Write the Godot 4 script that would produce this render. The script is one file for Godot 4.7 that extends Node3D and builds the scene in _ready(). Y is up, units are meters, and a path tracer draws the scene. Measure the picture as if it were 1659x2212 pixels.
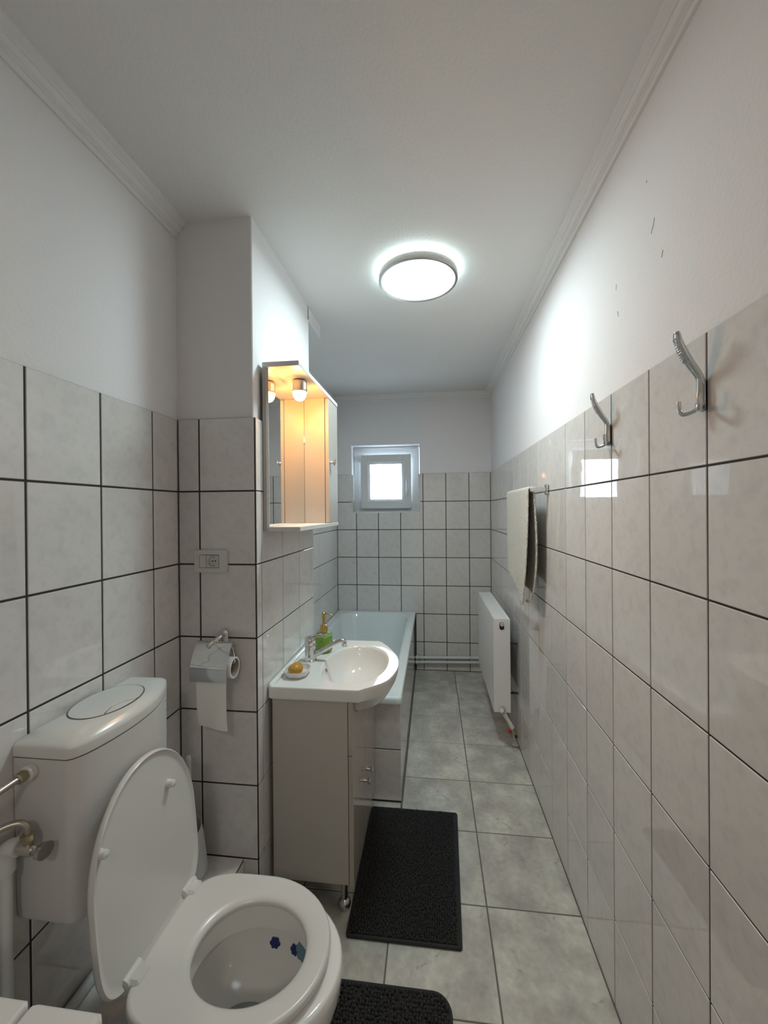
extends Node3D
# A long narrow bathroom: toilet and cistern on the left, vanity and tub behind it, radiator on the right. Metres, y up; the camera stands over x = 0, z = 0.

const ZB := -3.667      # tiled face of the back wall
const XR := 0.516       # tiled face of the right wall
const XL := -0.885      # tiled face of the left wall
const ZP := -1.325      # tiled face of the projecting pier
const XP := -0.600      # tiled side of the pier
const ZN := 0.35        # wall behind the camera
const TUB_Z := -1.968

var M := {}
var org := {}
var used := {}
var tile_cache := {}
var rng := RandomNumberGenerator.new()

func ceil_y(z: float) -> float:
	return 2.444 - 0.0135 * z

# ---------------------------------------------------------------- shapes
class Sh:
	var v := PackedVector3Array()
	var f := PackedInt32Array()

	func tri(a: int, b: int, c: int) -> void:
		f.append(a); f.append(b); f.append(c)

	func add(o: Sh, t := Transform3D.IDENTITY) -> Sh:
		var base := v.size()
		for p in o.v:
			v.append(t * p)
		for i in o.f:
			f.append(i + base)
		return self

	func warp(fn: Callable) -> Sh:
		for i in v.size():
			v[i] = fn.call(v[i])
		return self

	func volume() -> float:
		var s := 0.0
		for i in range(0, f.size(), 3):
			s += v[f[i]].dot(v[f[i + 1]].cross(v[f[i + 2]]))
		return s

	func outward() -> Sh:
		if volume() < 0.0:
			for i in range(0, f.size(), 3):
				var k := f[i]
				f[i] = f[i + 1]
				f[i + 1] = k
		return self

	# rings: arrays of Vector3 of one length. caps: 0 none, 1 fan, 2 strip (ring is a there-and-back line)
	static func loft(rings: Array, cap0 := 1, cap1 := 1, closed := true, ring_loop := false) -> Sh:
		var s := Sh.new()
		var n: int = rings[0].size()
		for r in rings:
			for p in r:
				s.v.append(p)
		var m := rings.size()
		for k in (m if ring_loop else m - 1):
			var a := k * n
			var b := ((k + 1) % m) * n
			for i in (n if closed else n - 1):
				var j := (i + 1) % n
				s.tri(a + i, a + j, b + j)
				s.tri(a + i, b + j, b + i)
		for e in 2:
			var kind := cap0 if e == 0 else cap1
			var o := 0 if e == 0 else (m - 1) * n
			if kind == 1:
				var c := Vector3.ZERO
				for i in n:
					c += s.v[o + i]
				var ci := s.v.size()
				s.v.append(c / n)
				for i in n:
					if e == 0:
						s.tri(o + (i + 1) % n, o + i, ci)
					else:
						s.tri(o + i, o + (i + 1) % n, ci)
			elif kind == 2:
				var h := n / 2
				for i in h - 1:
					var q := [o + i, o + i + 1, o + n - 2 - i, o + n - 1 - i]
					if e == 0:
						s.tri(q[0], q[2], q[1]); s.tri(q[0], q[3], q[2])
					else:
						s.tri(q[0], q[1], q[2]); s.tri(q[0], q[2], q[3])
		return s.outward()

	# chamfered box
	static func box(lo: Vector3, hi: Vector3, b := 0.002) -> Sh:
		var s := Sh.new()
		var c := (lo + hi) / 2.0
		var h := (hi - lo) / 2.0
		b = minf(b, minf(h.x, minf(h.y, h.z)) * 0.9)
		for k in 8:
			var g := Vector3(1 if k & 1 else -1, 1 if k & 2 else -1, 1 if k & 4 else -1)
			for a in 3:
				var q := h - Vector3(b, b, b)
				q[a] = h[a]
				s.v.append(c + q * g)
		for a in 3:
			var p: int = [1, 2, 4][a]
			var u: int = [2, 4, 1][a]
			var w: int = [4, 1, 2][a]
			for sg in 2:
				var o := p * sg
				var q := [(o) * 3 + a, (o + u) * 3 + a, (o + u + w) * 3 + a, (o + w) * 3 + a]
				s.face(q, c)
			var a2 := (a + 1) % 3
			for sg in 4:
				var o := (p if sg & 1 else 0) + (u if sg & 2 else 0)
				s.face([o * 3 + a, (o + w) * 3 + a, (o + w) * 3 + a2, o * 3 + a2], c)
		for k in 8:
			s.face([k * 3, k * 3 + 1, k * 3 + 2], c)
		return s

	func face(q: Array, c: Vector3) -> void:
		var nrm := (v[q[1]] - v[q[0]]).cross(v[q[2]] - v[q[0]])
		if nrm.dot(v[q[0]] - c) < 0.0:
			q.reverse()
		for i in range(1, q.size() - 1):
			tri(q[0], q[i], q[i + 1])

	# tube along a path; r a number or one number for each point
	static func tube(path: Array, r: Variant, n := 12, looped := false, squash := 1.0, up := Vector3.ZERO) -> Sh:
		var rings := []
		var m := path.size()
		var nx := Vector3.ZERO
		for i in m:
			var a: Vector3 = path[(i - 1 + m) % m] if looped else path[maxi(i - 1, 0)]
			var b: Vector3 = path[(i + 1) % m] if looped else path[mini(i + 1, m - 1)]
			var t := (b - a).normalized()
			if i == 0:
				nx = up if up != Vector3.ZERO else (Vector3.UP if absf(t.y) < 0.9 else Vector3.RIGHT)
			nx = (nx - t * nx.dot(t)).normalized()
			var ny := t.cross(nx)
			var rr: float = r[i] if r is Array else r
			var ring := []
			for k in n:
				var th := TAU * k / n
				ring.append(path[i] + nx * cos(th) * rr * squash + ny * sin(th) * rr)
			rings.append(ring)
		return Sh.loft(rings, 0 if looped else 1, 0 if looped else 1, true, looped)

	# profile of Vector2(radius, height) turned about an axis through c
	static func lathe(prof: Array, c: Vector3, n := 24, axis := Vector3.UP) -> Sh:
		var rings := []
		var ex := (Vector3.RIGHT if absf(axis.x) < 0.9 else Vector3.UP)
		ex = (ex - axis * ex.dot(axis)).normalized()
		var ez := axis.cross(ex)
		for q in prof:
			var ring := []
			for k in n:
				var th := TAU * k / n
				ring.append(c + axis * q.y + (ex * cos(th) + ez * sin(th)) * maxf(q.x, 0.0001))
			rings.append(ring)
		return Sh.loft(rings)

	# polygon (simple, any shape) swept from a to b along an axis; to3 maps (x, y, along) to space
	static func prism(poly: PackedVector2Array, a: float, b: float, to3: Callable, bev := 0.0) -> Sh:
		var s := Sh.new()
		var n := poly.size()
		var steps := [[a, 0.0], [b, 0.0]] if bev == 0.0 else [[a, bev], [a + bev * signf(b - a), 0.0], [b - bev * signf(b - a), 0.0], [b, bev]]
		var sgn := 1.0
		var area := 0.0
		for i in n:
			area += poly[i].cross(poly[(i + 1) % n])
		sgn = 1.0 if area > 0 else -1.0
		for st in steps:
			for i in n:
				var e0 := (poly[i] - poly[(i - 1 + n) % n]).normalized()
				var e1 := (poly[(i + 1) % n] - poly[i]).normalized()
				var nn := (Vector2(-e0.y, e0.x) + Vector2(-e1.y, e1.x)) * sgn
				nn = nn.normalized() / maxf(0.5, sqrt(maxf(0.25, (1.0 + e0.dot(e1)) / 2.0)))
				var q: Vector2 = poly[i] + nn * st[1]
				s.v.append(to3.call(q.x, q.y, st[0]))
		for k in steps.size() - 1:
			for i in n:
				var j := (i + 1) % n
				s.tri(k * n + i, k * n + j, (k + 1) * n + j)
				s.tri(k * n + i, (k + 1) * n + j, (k + 1) * n + i)
		var t := Geometry2D.triangulate_polygon(poly)
		var o := (steps.size() - 1) * n
		for i in range(0, t.size(), 3):
			var cr := (poly[t[i + 1]] - poly[t[i]]).cross(poly[t[i + 2]] - poly[t[i]]) * sgn
			var x := [t[i], t[i + 1], t[i + 2]] if cr > 0 else [t[i], t[i + 2], t[i + 1]]
			s.tri(x[0], x[2], x[1])
			s.tri(o + x[0], o + x[1], o + x[2])
		return s.outward()

	func mesh(at := Vector3.ZERO, crease := 40.0) -> ArrayMesh:
		var ids := {}
		var w := PackedInt32Array()
		w.resize(v.size())
		for i in v.size():
			var key := Vector3i((v[i] * 20000.0).round())
			if not ids.has(key):
				ids[key] = ids.size()
			w[i] = ids[key]
		var fn := PackedVector3Array()
		var touching := []
		touching.resize(ids.size())
		var good := PackedInt32Array()
		for i in range(0, f.size(), 3):
			var nn := (v[f[i + 1]] - v[f[i]]).cross(v[f[i + 2]] - v[f[i]])
			if nn.length_squared() < 1e-20:
				continue
			var k := fn.size()
			fn.append(nn)
			good.append(i)
			for c in 3:
				var id := w[f[i + c]]
				if touching[id] == null:
					touching[id] = PackedInt32Array()
				touching[id].append(k)
		var lim := cos(deg_to_rad(crease))
		var pv := PackedVector3Array()
		var pn := PackedVector3Array()
		for k in good.size():
			var me := fn[k].normalized()
			for c in [0, 2, 1]:
				var vi := f[good[k] + c]
				var sum := Vector3.ZERO
				for j in touching[w[vi]]:
					if fn[j].normalized().dot(me) > lim:
						sum += fn[j]
				pv.append(v[vi] - at)
				pn.append(sum.normalized() if sum.length_squared() > 0.0 else me)
		var arr := []
		arr.resize(Mesh.ARRAY_MAX)
		arr[Mesh.ARRAY_VERTEX] = pv
		arr[Mesh.ARRAY_NORMAL] = pn
		var am := ArrayMesh.new()
		am.add_surface_from_arrays(Mesh.PRIMITIVE_TRIANGLES, arr)
		return am

# ---------------------------------------------------------------- nodes
func numbered(called: String) -> String:
	if not used.has(called):
		used[called] = 0
		return called
	used[called] += 1
	return "%s_%03d" % [called, used[called]]

func tag(o: Node, label: String, category: String, group := "") -> void:
	o.set_meta("label", label)
	o.set_meta("category", category)
	if group != "":
		o.set_meta("group", group)

func thing(called: String, label: String, category: String, at: Vector3, group := "") -> Node3D:
	var o := Node3D.new()
	o.name = numbered(called)
	add_child(o)
	o.position = at
	org[o] = at
	tag(o, label, category, group)
	return o

func part(parent: Node3D, called: String, s: Sh, m: Material, crease := 40.0) -> MeshInstance3D:
	var o := MeshInstance3D.new()
	o.name = called
	o.mesh = s.mesh(org[parent], crease)
	o.mesh.surface_set_material(0, m)
	parent.add_child(o, true)
	org[o] = org[parent]
	return o

func solo(called: String, label: String, category: String, at: Vector3, s: Sh, m: Material, group := "", crease := 40.0) -> MeshInstance3D:
	var o := MeshInstance3D.new()
	o.name = numbered(called)
	o.mesh = s.mesh(at, crease)
	o.mesh.surface_set_material(0, m)
	add_child(o)
	o.position = at
	org[o] = at
	tag(o, label, category, group)
	return o

func struct(called: String, s: Sh, m: Material, at := Vector3.ZERO) -> MeshInstance3D:
	var o := MeshInstance3D.new()
	o.name = called
	o.mesh = s.mesh(at)
	o.mesh.surface_set_material(0, m)
	o.position = at
	o.set_meta("kind", "structure")
	add_child(o)
	org[o] = at
	return o

# ---------------------------------------------------------------- materials
func lin(r: float, g: float, b: float) -> Color:
	return Color(r, g, b).linear_to_srgb()

func mat(c: Color, rough := 0.5, metal := 0.0, spec := 0.5) -> StandardMaterial3D:
	var m := StandardMaterial3D.new()
	m.albedo_color = c
	m.roughness = rough
	m.metallic = metal
	m.metallic_specular = spec
	return m

func noise_img(seed_: int, freq: float, size: int, oct := 4, kind := FastNoiseLite.TYPE_SIMPLEX_SMOOTH, ridged := false) -> Image:
	var n := FastNoiseLite.new()
	n.seed = seed_
	n.noise_type = kind
	n.frequency = freq
	n.fractal_type = FastNoiseLite.FRACTAL_RIDGED if ridged else FastNoiseLite.FRACTAL_FBM
	n.fractal_octaves = oct
	n.domain_warp_enabled = true
	n.domain_warp_amplitude = 18.0
	n.domain_warp_frequency = freq * 1.5
	return n.get_seamless_image(size, size)

func normal_tex(img: Image, strength: float) -> ImageTexture:
	var i := img.duplicate()
	i.convert(Image.FORMAT_RGBA8)
	i.bump_map_to_normal_map(strength)
	return ImageTexture.create_from_image(i)

func triplanar(m: StandardMaterial3D, scale_: float) -> void:
	m.uv1_triplanar = true
	m.uv1_world_triplanar = true
	m.uv1_scale = Vector3(scale_, scale_, scale_)

func make_materials() -> void:
	var size := 512
	# wall tiles: pale warm grey glaze with cloudy blotches
	var a := noise_img(11, 0.011, size, 4)
	var b := noise_img(12, 0.03, size, 3)
	var tile_img := Image.create(size, size, false, Image.FORMAT_RGB8)
	for y in size:
		for x in size:
			var p := a.get_pixel(x, y).r
			var q := b.get_pixel(x, y).r
			var d := clampf((p - 0.52) * 2.4, 0.0, 1.0) * 0.55 + clampf((q - 0.55) * 2.5, 0.0, 1.0) * 0.45
			var k := 1.0 - 0.068 * d
			tile_img.set_pixel(x, y, Color(k, k * (1.0 + 0.006 * d), k * (1.0 + 0.016 * d)))
	var tile_tex := ImageTexture.create_from_image(tile_img)
	var wave := normal_tex(noise_img(21, 0.012, size, 2), 3.0)
	for k in 3:
		var m := mat(lin(0.73, 0.705, 0.68) * [1.0, 0.985, 1.012][k], 0.022, 0.0, 0.62)
		m.albedo_texture = tile_tex
		m.normal_enabled = true
		m.normal_texture = wave
		m.normal_scale = 0.03
		triplanar(m, 2.3)
		m.uv1_offset = Vector3(0.31 * k, 0.17 * k, 0.23 * k)
		M["tile%d" % k] = m
	M.grout = mat(lin(0.042, 0.037, 0.032), 0.9)
	M.grout_pale = mat(lin(0.16, 0.15, 0.135), 0.9)
	# floor tiles: grey-beige stone print with thin darker veins and lighter clouds
	var fa := noise_img(31, 0.008, size, 5)
	var fb := noise_img(32, 0.006, size, 5, FastNoiseLite.TYPE_SIMPLEX_SMOOTH, true)
	var fc := noise_img(33, 0.045, size, 3)
	var fimg := Image.create(size, size, false, Image.FORMAT_RGB8)
	for y in size:
		for x in size:
			var p := fa.get_pixel(x, y).r
			var q := fb.get_pixel(x, y).r
			var g := fc.get_pixel(x, y).r
			var vein := smoothstep(0.80, 0.97, q) * smoothstep(0.35, 0.6, p)
			var k := 0.86 + 0.22 * (p - 0.5) + 0.10 * (g - 0.5) - 0.17 * vein
			fimg.set_pixel(x, y, Color(k, k * (0.992 + 0.02 * (p - 0.5)), k * (0.965 + 0.03 * (g - 0.5))))
	var floor_tex := ImageTexture.create_from_image(fimg)
	for k in 3:
		var m := mat(lin(0.72, 0.705, 0.665) * [1.0, 0.975, 1.02][k], 0.32, 0.0, 0.5)
		m.albedo_texture = floor_tex
		m.normal_enabled = true
		m.normal_texture = normal_tex(fa, 2.0)
		m.normal_scale = 0.12
		triplanar(m, 1.35)
		m.uv1_offset = Vector3(0.37 * k, 0.0, 0.21 * k)
		M["floor%d" % k] = m
	# painted plaster with a fine roller grain
	var grain := noise_img(41, 0.05, size, 4)
	var plaster := mat(lin(0.83, 0.815, 0.82), 0.85, 0.0, 0.3)
	plaster.normal_enabled = true
	plaster.normal_texture = normal_tex(grain, 4.0)
	plaster.normal_scale = 0.16
	triplanar(plaster, 3.0)
	M.plaster = plaster
	var ceiling := plaster.duplicate()
	ceiling.albedo_color = lin(0.83, 0.825, 0.81)
	ceiling.normal_scale = 0.25
	M.ceiling = ceiling
	M.cornice = mat(lin(0.80, 0.80, 0.79), 0.7)
	M.ceramic = mat(lin(0.80, 0.785, 0.755), 0.06, 0.0, 0.55)
	M.enamel = mat(lin(0.79, 0.85, 0.84), 0.08, 0.0, 0.55)
	M.plastic = mat(lin(0.66, 0.655, 0.63), 0.25)
	M.plastic_matt = mat(lin(0.62, 0.61, 0.59), 0.45)
	M.gap = mat(lin(0.10, 0.10, 0.095), 0.8)
	M.upvc = mat(lin(0.74, 0.75, 0.75), 0.25)
	M.chrome = mat(lin(0.66, 0.66, 0.66), 0.07, 1.0)
	M.satin = mat(lin(0.62, 0.60, 0.57), 0.28, 1.0)
	M.brass = mat(lin(0.42, 0.36, 0.26), 0.3, 1.0)
	M.gold = mat(lin(0.62, 0.42, 0.16), 0.25, 1.0)
	M.laminate = mat(lin(0.50, 0.47, 0.425), 0.38)
	M.gloss_front = mat(lin(0.45, 0.40, 0.345), 0.12, 0.0, 0.6)
	M.white_board = mat(lin(0.74, 0.72, 0.68), 0.32)
	M.mirror = mat(lin(0.86, 0.88, 0.87), 0.01, 1.0)
	M.black = mat(lin(0.02, 0.02, 0.02), 0.5)
	M.rad = mat(lin(0.84, 0.83, 0.81), 0.3)
	M.pipe = mat(lin(0.72, 0.73, 0.72), 0.35)
	M.red = mat(lin(0.45, 0.02, 0.03), 0.35)
	M.soap = mat(lin(0.52, 0.27, 0.03), 0.4)
	M.paper = mat(lin(0.78, 0.76, 0.73), 0.9)
	M.card = mat(lin(0.40, 0.37, 0.33), 0.9)
	M.pile = mat(lin(0.034, 0.0335, 0.032), 0.95)
	M.mat_edge = mat(lin(0.028, 0.028, 0.027), 0.9)
	M.gel = mat(lin(0.012, 0.02, 0.16), 0.25)
	M.gel_pale = mat(lin(0.13, 0.26, 0.34), 0.3)
	var towel := mat(lin(0.92, 0.88, 0.79), 0.95)
	var terry := noise_img(51, 0.09, 256, 2)
	towel.normal_enabled = true
	towel.normal_texture = normal_tex(terry, 24.0)
	towel.normal_scale = 1.0
	triplanar(towel, 6.0)
	towel.rim_enabled = true
	towel.rim = 0.3
	M.towel = towel
	var hose := mat(lin(0.45, 0.42, 0.36), 0.35, 1.0)
	M.hose = hose
	var glass := mat(Color(0.95, 0.98, 1.0, 0.06), 0.02)
	glass.transparency = BaseMaterial3D.TRANSPARENCY_ALPHA
	M.glass = glass
	var green := mat(Color(lin(0.86, 0.95, 0.72), 0.0), 0.03)
	green.refraction_enabled = true
	green.refraction_scale = 0.045
	M.green_glass = green
	M.green = mat(lin(0.36, 0.56, 0.07), 0.25)
	var water := mat(Color(0.93, 0.97, 0.97, 0.1), 0.02)
	water.refraction_enabled = true
	water.refraction_scale = 0.033
	M.water = water
	var lampm := mat(lin(0.85, 0.88, 0.88), 0.4)
	lampm.emission_enabled = true
	lampm.emission = lin(0.80, 0.99, 1.0)
	lampm.emission_energy_multiplier = 0.6
	M.lamp = lampm
	var halo := lampm.duplicate()
	halo.emission_energy_multiplier = 9.0
	M.lamp_side = halo
	var bulb := mat(lin(0.9, 0.85, 0.75), 0.4)
	bulb.emission_enabled = true
	bulb.emission = lin(1.0, 0.74, 0.42)
	bulb.emission_energy_multiplier = 4.0
	M.bulb = bulb
	var slot := bulb.duplicate()
	slot.emission_energy_multiplier = 0.9
	M.slot = slot

# ---------------------------------------------------------------- tiling
func tile(parent: Node3D, lo: Vector3, hi: Vector3, face: Vector3, fam := "tile", tilt := 0.0016) -> void:
	var sz := hi - lo
	if sz.x < 0.004 or sz.y < 0.004 or sz.z < 0.004:
		return
	var k := rng.randi() % 3
	var key := "%s%d %s" % [fam, k, Vector3i((sz * 2000.0).round())]
	if not tile_cache.has(key):
		var me := Sh.box(-sz / 2.0, sz / 2.0, 0.0012).mesh(Vector3.ZERO, 20.0)
		me.surface_set_material(0, M["%s%d" % [fam, k]])
		tile_cache[key] = me
	var o := MeshInstance3D.new()
	o.name = "tile"
	o.mesh = tile_cache[key]
	parent.add_child(o, true)
	o.position = (lo + hi) / 2.0 - org[parent]
	var t := Vector3(rng.randf_range(-tilt, tilt), rng.randf_range(-tilt, tilt), rng.randf_range(-tilt, tilt))
	o.rotation = t - face * t.dot(face)

# face: outward direction of the tiled plane, at: its coordinate; us, vs: joint lines; hole: Rect2 in (u, v)
func tile_plane(parent: Node3D, face: Vector3, at: float, us: Array, vs: Array, joint := 0.004, hole := Rect2(), fam := "tile", thick := 0.008) -> void:
	for i in us.size() - 1:
		for j in vs.size() - 1:
			var u0: float = minf(us[i], us[i + 1]) + joint / 2.0
			var u1: float = maxf(us[i], us[i + 1]) - joint / 2.0
			var v0: float = minf(vs[j], vs[j + 1]) + joint / 2.0
			var v1: float = maxf(vs[j], vs[j + 1]) - joint / 2.0
			var cells := [[u0, u1, v0, v1]]
			if hole.size.x > 0.0 and hole.intersects(Rect2(u0, v0, u1 - u0, v1 - v0)):
				var h0 := hole.position
				var h1 := hole.end
				cells = [[u0, minf(u1, h0.x), v0, v1], [maxf(u0, h1.x), u1, v0, v1], [maxf(u0, h0.x), minf(u1, h1.x), v0, minf(v1, h0.y)], [maxf(u0, h0.x), minf(u1, h1.x), maxf(v0, h1.y), v1]]
			for c in cells:
				if c[1] - c[0] < 0.006 or c[3] - c[2] < 0.006:
					continue
				var lo: Vector3
				var hi: Vector3
				if face.x != 0.0:
					lo = Vector3(at - thick if face.x > 0 else at, c[2], c[0])
					hi = Vector3(at if face.x > 0 else at + thick, c[3], c[1])
				elif face.z != 0.0:
					lo = Vector3(c[0], c[2], at - thick if face.z > 0 else at)
					hi = Vector3(c[1], c[3], at if face.z > 0 else at + thick)
				else:
					lo = Vector3(c[0], at - thick, c[2])
					hi = Vector3(c[1], at, c[3])
				tile(parent, lo, hi, face.abs(), fam, 0.0016 if fam == "tile" else 0.0008)

func steps(first: float, step: float, count: int) -> Array:
	var a := []
	for k in count:
		a.append(first + step * k)
	return a

func with_ends(lines: Array, lo: float, hi: float) -> Array:
	var a := [lo]
	var l := lines.duplicate()
	l.sort()
	for x in l:
		if x > lo + 0.012 and x < hi - 0.012:
			a.append(x)
	a.append(hi)
	return a

# closed outlines in a horizontal plane -------------------------------------
func egg(cx: float, cz: float, y: float, front: float, back: float, half: float, n := 64, nf := 2.0, nb := 2.8) -> Array:
	var r := []
	for k in n:
		var th := TAU * k / n
		var c := cos(th)
		var s := sin(th)
		var e := nf if c > 0 else nb
		r.append(Vector3(cx + (front if c > 0 else back) * signf(c) * pow(absf(c), 2.0 / e), y, cz + half * signf(s) * pow(absf(s), 2.0 / e)))
	return r

func rounded(lo: Vector2, hi: Vector2, y: float, r: Array, n := 8) -> Array:
	# r: radii of the corners (+x+z, -x+z, -x-z, +x-z)
	var out := []
	var cs := [Vector2(hi.x, hi.y), Vector2(lo.x, hi.y), Vector2(lo.x, lo.y), Vector2(hi.x, lo.y)]
	var sg := [Vector2(1, 1), Vector2(-1, 1), Vector2(-1, -1), Vector2(1, -1)]
	for k in 4:
		for i in n + 1:
			var th := PI / 2 * k + PI / 2 * i / n
			var c: Vector2 = cs[k] - sg[k] * r[k]
			out.append(Vector3(c.x + cos(th) * r[k], y, c.y + sin(th) * r[k]))
	return out

func arc(c: Vector3, ex: Vector3, ey: Vector3, r: float, a0: float, a1: float, n: int) -> Array:
	var o := []
	for k in n + 1:
		var t := deg_to_rad(lerpf(a0, a1, float(k) / n))
		o.append(c + (ex * cos(t) + ey * sin(t)) * r)
	return o

func bez(p: Array, n: int) -> Array:
	# smooth curve through the points
	var c := Curve3D.new()
	for i in p.size():
		var a: Vector3 = p[maxi(i - 1, 0)]
		var b: Vector3 = p[mini(i + 1, p.size() - 1)]
		var t := (b - a) / 6.0
		c.add_point(p[i], -t, t)
	var out := []
	var len_ := c.get_baked_length()
	for k in n + 1:
		out.append(c.sample_baked(len_ * k / n, true))
	return out

# ================================================================ build
func _ready() -> void:
	rng.seed = 4711
	var cam := Camera3D.new()
	cam.name = "camera"
	add_child(cam)
	cam.position = Vector3(0, 1.4442, 0)
	cam.rotation = Vector3(-0.0036, 0.1183, -0.0082)
	cam.fov = rad_to_deg(2.0 * atan(1106.0 / 873.3))
	cam.near = 0.01
	cam.current = true
	var we := WorldEnvironment.new()
	var env := Environment.new()
	env.background_mode = Environment.BG_COLOR
	env.background_color = Color(0.84, 0.93, 1.0)
	env.background_energy_multiplier = 7.0
	env.tonemap_mode = Environment.TONE_MAPPER_LINEAR
	env.tonemap_exposure = 1.48
	env.sdfgi_enabled = true
	env.ssao_enabled = true
	env.ssil_enabled = true
	we.environment = env
	we.name = "environment"
	add_child(we)
	make_materials()
	structure()
	window()
	bathtub()
	vanity()
	basin_things()
	mirror_cabinet()
	toilet()
	left_plumbing()
	pier_things()
	radiator()
	right_wall_things()
	mats()
	ceiling_lamp()
	added_hall_lamp()
	appliance()

const CEIL_LAMP := 0.82
const HALL_FILL := 0.6
const BULB := 0.105

func structure() -> void:
	# floor
	var fl := struct("floor", Sh.box(Vector3(-1.0, -0.1, -3.9), Vector3(0.65, -0.0025, ZN + 0.1), 0.0), M.grout_pale)
	var fx := with_ends([-0.502, -0.157, 0.187], XL, XR)
	var fz := with_ends(steps(-3.56, 0.3435, 13), ZB, ZN)
	tile_plane(fl, Vector3.UP, 0.0, fx, fz, 0.005, Rect2(-0.9, -3.7, 0.735, 1.71), "floor")
	# ceiling, a little higher at the window end
	var za := ZN + 0.1
	var zb := -3.9
	var cs := Sh.loft([[Vector3(-1.0, ceil_y(za), za), Vector3(0.65, ceil_y(za), za), Vector3(0.65, 2.6, za), Vector3(-1.0, 2.6, za)], [Vector3(-1.0, ceil_y(zb), zb), Vector3(0.65, ceil_y(zb), zb), Vector3(0.65, 2.6, zb), Vector3(-1.0, 2.6, zb)]])
	var ce := struct("ceiling", cs, M.ceiling)
	part(ce, "soffit", Sh.box(Vector3(-0.98, 2.405, -2.20), Vector3(-0.611, 2.50, -1.97), 0.002), M.plaster)
	# right wall
	var wr := struct("wall_right", Sh.box(Vector3(XR + 0.006, -0.1, -3.9), Vector3(0.65, 2.52, ZN + 0.1), 0.0), M.plaster)
	part(wr, "grout_bed", Sh.box(Vector3(XR + 0.0018, 0.0, ZB), Vector3(XR + 0.007, 1.776, ZN), 0.0), M.grout)
	var rz := with_ends(steps(-0.8306 - 0.204 * 14, 0.204, 24), ZB, ZN)
	tile_plane(wr, Vector3.LEFT, XR, rz, steps(0.0, 0.254, 8), 0.0042)
	for q in [[-1.02, 2.115, 0.010, 0.3], [-1.028, 2.102, 0.006, 0.5], [-1.05, 2.235, 0.003, 0.0], [-1.215, 2.07, 0.007, 0.2], [-1.205, 1.99, 0.009, -0.3], [-0.985, 2.02, 0.007, 0.4]]:
		var ck := Sh.box(Vector3(-0.0006, -q[2], -0.0007), Vector3(0.0006, q[2], 0.0007), 0.0002)
		ck.warp(func(p): return Vector3(XR + 0.006 + p.x, q[1] + p.y, q[0] + p.z + p.y * q[3]))
		part(wr, "paint_chip", ck, M.gap)
	# back wall round the window opening
	var o0 := Vector2(-0.736, 1.424)
	var o1 := Vector2(-0.110, 2.045)
	var zf := ZB - 0.006
	var bw := Sh.new()
	bw.add(Sh.box(Vector3(-1.0, -0.1, -3.9), Vector3(o0.x, 2.52, zf), 0.0))
	bw.add(Sh.box(Vector3(o1.x, -0.1, -3.9), Vector3(0.65, 2.52, zf), 0.0))
	bw.add(Sh.box(Vector3(o0.x, -0.1, -3.9), Vector3(o1.x, o0.y, zf), 0.0))
	bw.add(Sh.box(Vector3(o0.x, o1.y, -3.9), Vector3(o1.x, 2.52, zf), 0.0))
	var wb := struct("wall_back", bw, M.plaster)
	var bed := Sh.new()
	bed.add(Sh.box(Vector3(-0.872, 0, zf - 0.001), Vector3(o0.x - 0.001, 1.776, ZB - 0.0018), 0.0))
	bed.add(Sh.box(Vector3(o1.x + 0.001, 0, zf - 0.001), Vector3(XR, 1.776, ZB - 0.0018), 0.0))
	bed.add(Sh.box(Vector3(o0.x - 0.001, 0, zf - 0.001), Vector3(o1.x + 0.001, o0.y - 0.001, ZB - 0.0018), 0.0))
	part(wb, "grout_bed", bed, M.grout)
	var bx := with_ends(steps(-0.692, 0.204, 6), -0.872, XR)
	tile_plane(wb, Vector3.BACK, ZB, with_ends(steps(-0.080, 0.204, 3), -0.152, XR), steps(0.0, 0.254, 3), 0.006)
	tile_plane(wb, Vector3.BACK, ZB, bx, steps(0.508, 0.254, 6), 0.006, Rect2(o0.x, o0.y, o1.x - o0.x, o1.y - o0.y))
	# tiled window reveal
	for v in [[1.43, 1.522], [1.526, 1.774]]:
		tile(wb, Vector3(o0.x - 0.002, v[0], -3.79), Vector3(o0.x + 0.010, v[1], ZB - 0.009), Vector3.RIGHT)
		tile(wb, Vector3(o1.x - 0.010, v[0], -3.79), Vector3(o1.x + 0.002, v[1], ZB - 0.009), Vector3.RIGHT)
	# left wall by the toilet
	var wl := struct("wall_left", Sh.box(Vector3(-1.0, -0.1, ZP - 0.01), Vector3(XL - 0.006, 2.52, ZN + 0.1), 0.0), M.plaster)
	part(wl, "grout_bed", Sh.box(Vector3(XL - 0.007, 0.0, ZP), Vector3(XL - 0.0018, 1.768, ZN), 0.0), M.grout)
	var rows := [0.0]
	rows.append_array(steps(0.246, 0.254, 7))
	var lz := with_ends(steps(-0.789 - 0.204 * 3, 0.204, 14), ZP, ZN)
	tile_plane(wl, Vector3.RIGHT, XL, lz, rows, 0.0052)
	# projecting pier between toilet and tub
	var wp := struct("wall_pier", Sh.box(Vector3(-1.0, -0.1, -1.985), Vector3(-0.611, 2.52, ZP - 0.009), 0.003), M.plaster)
	var pb := Sh.box(Vector3(XL, 0, ZP - 0.012), Vector3(XP - 0.003, 1.768, ZP - 0.0018), 0.0)
	pb.add(Sh.box(Vector3(-0.615, 0, -1.992), Vector3(XP - 0.0018, 1.768, ZP - 0.003), 0.0))
	part(wp, "grout_bed", pb, M.grout)
	tile_plane(wp, Vector3.BACK, ZP, [XL, -0.806, -0.6025], rows, 0.0055, Rect2(), "tile", 0.009)
	tile_plane(wp, Vector3.RIGHT, XP, [-1.999, -1.777, -1.573, -1.371, -1.3285], rows, 0.0040, Rect2(), "tile", 0.009)
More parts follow.
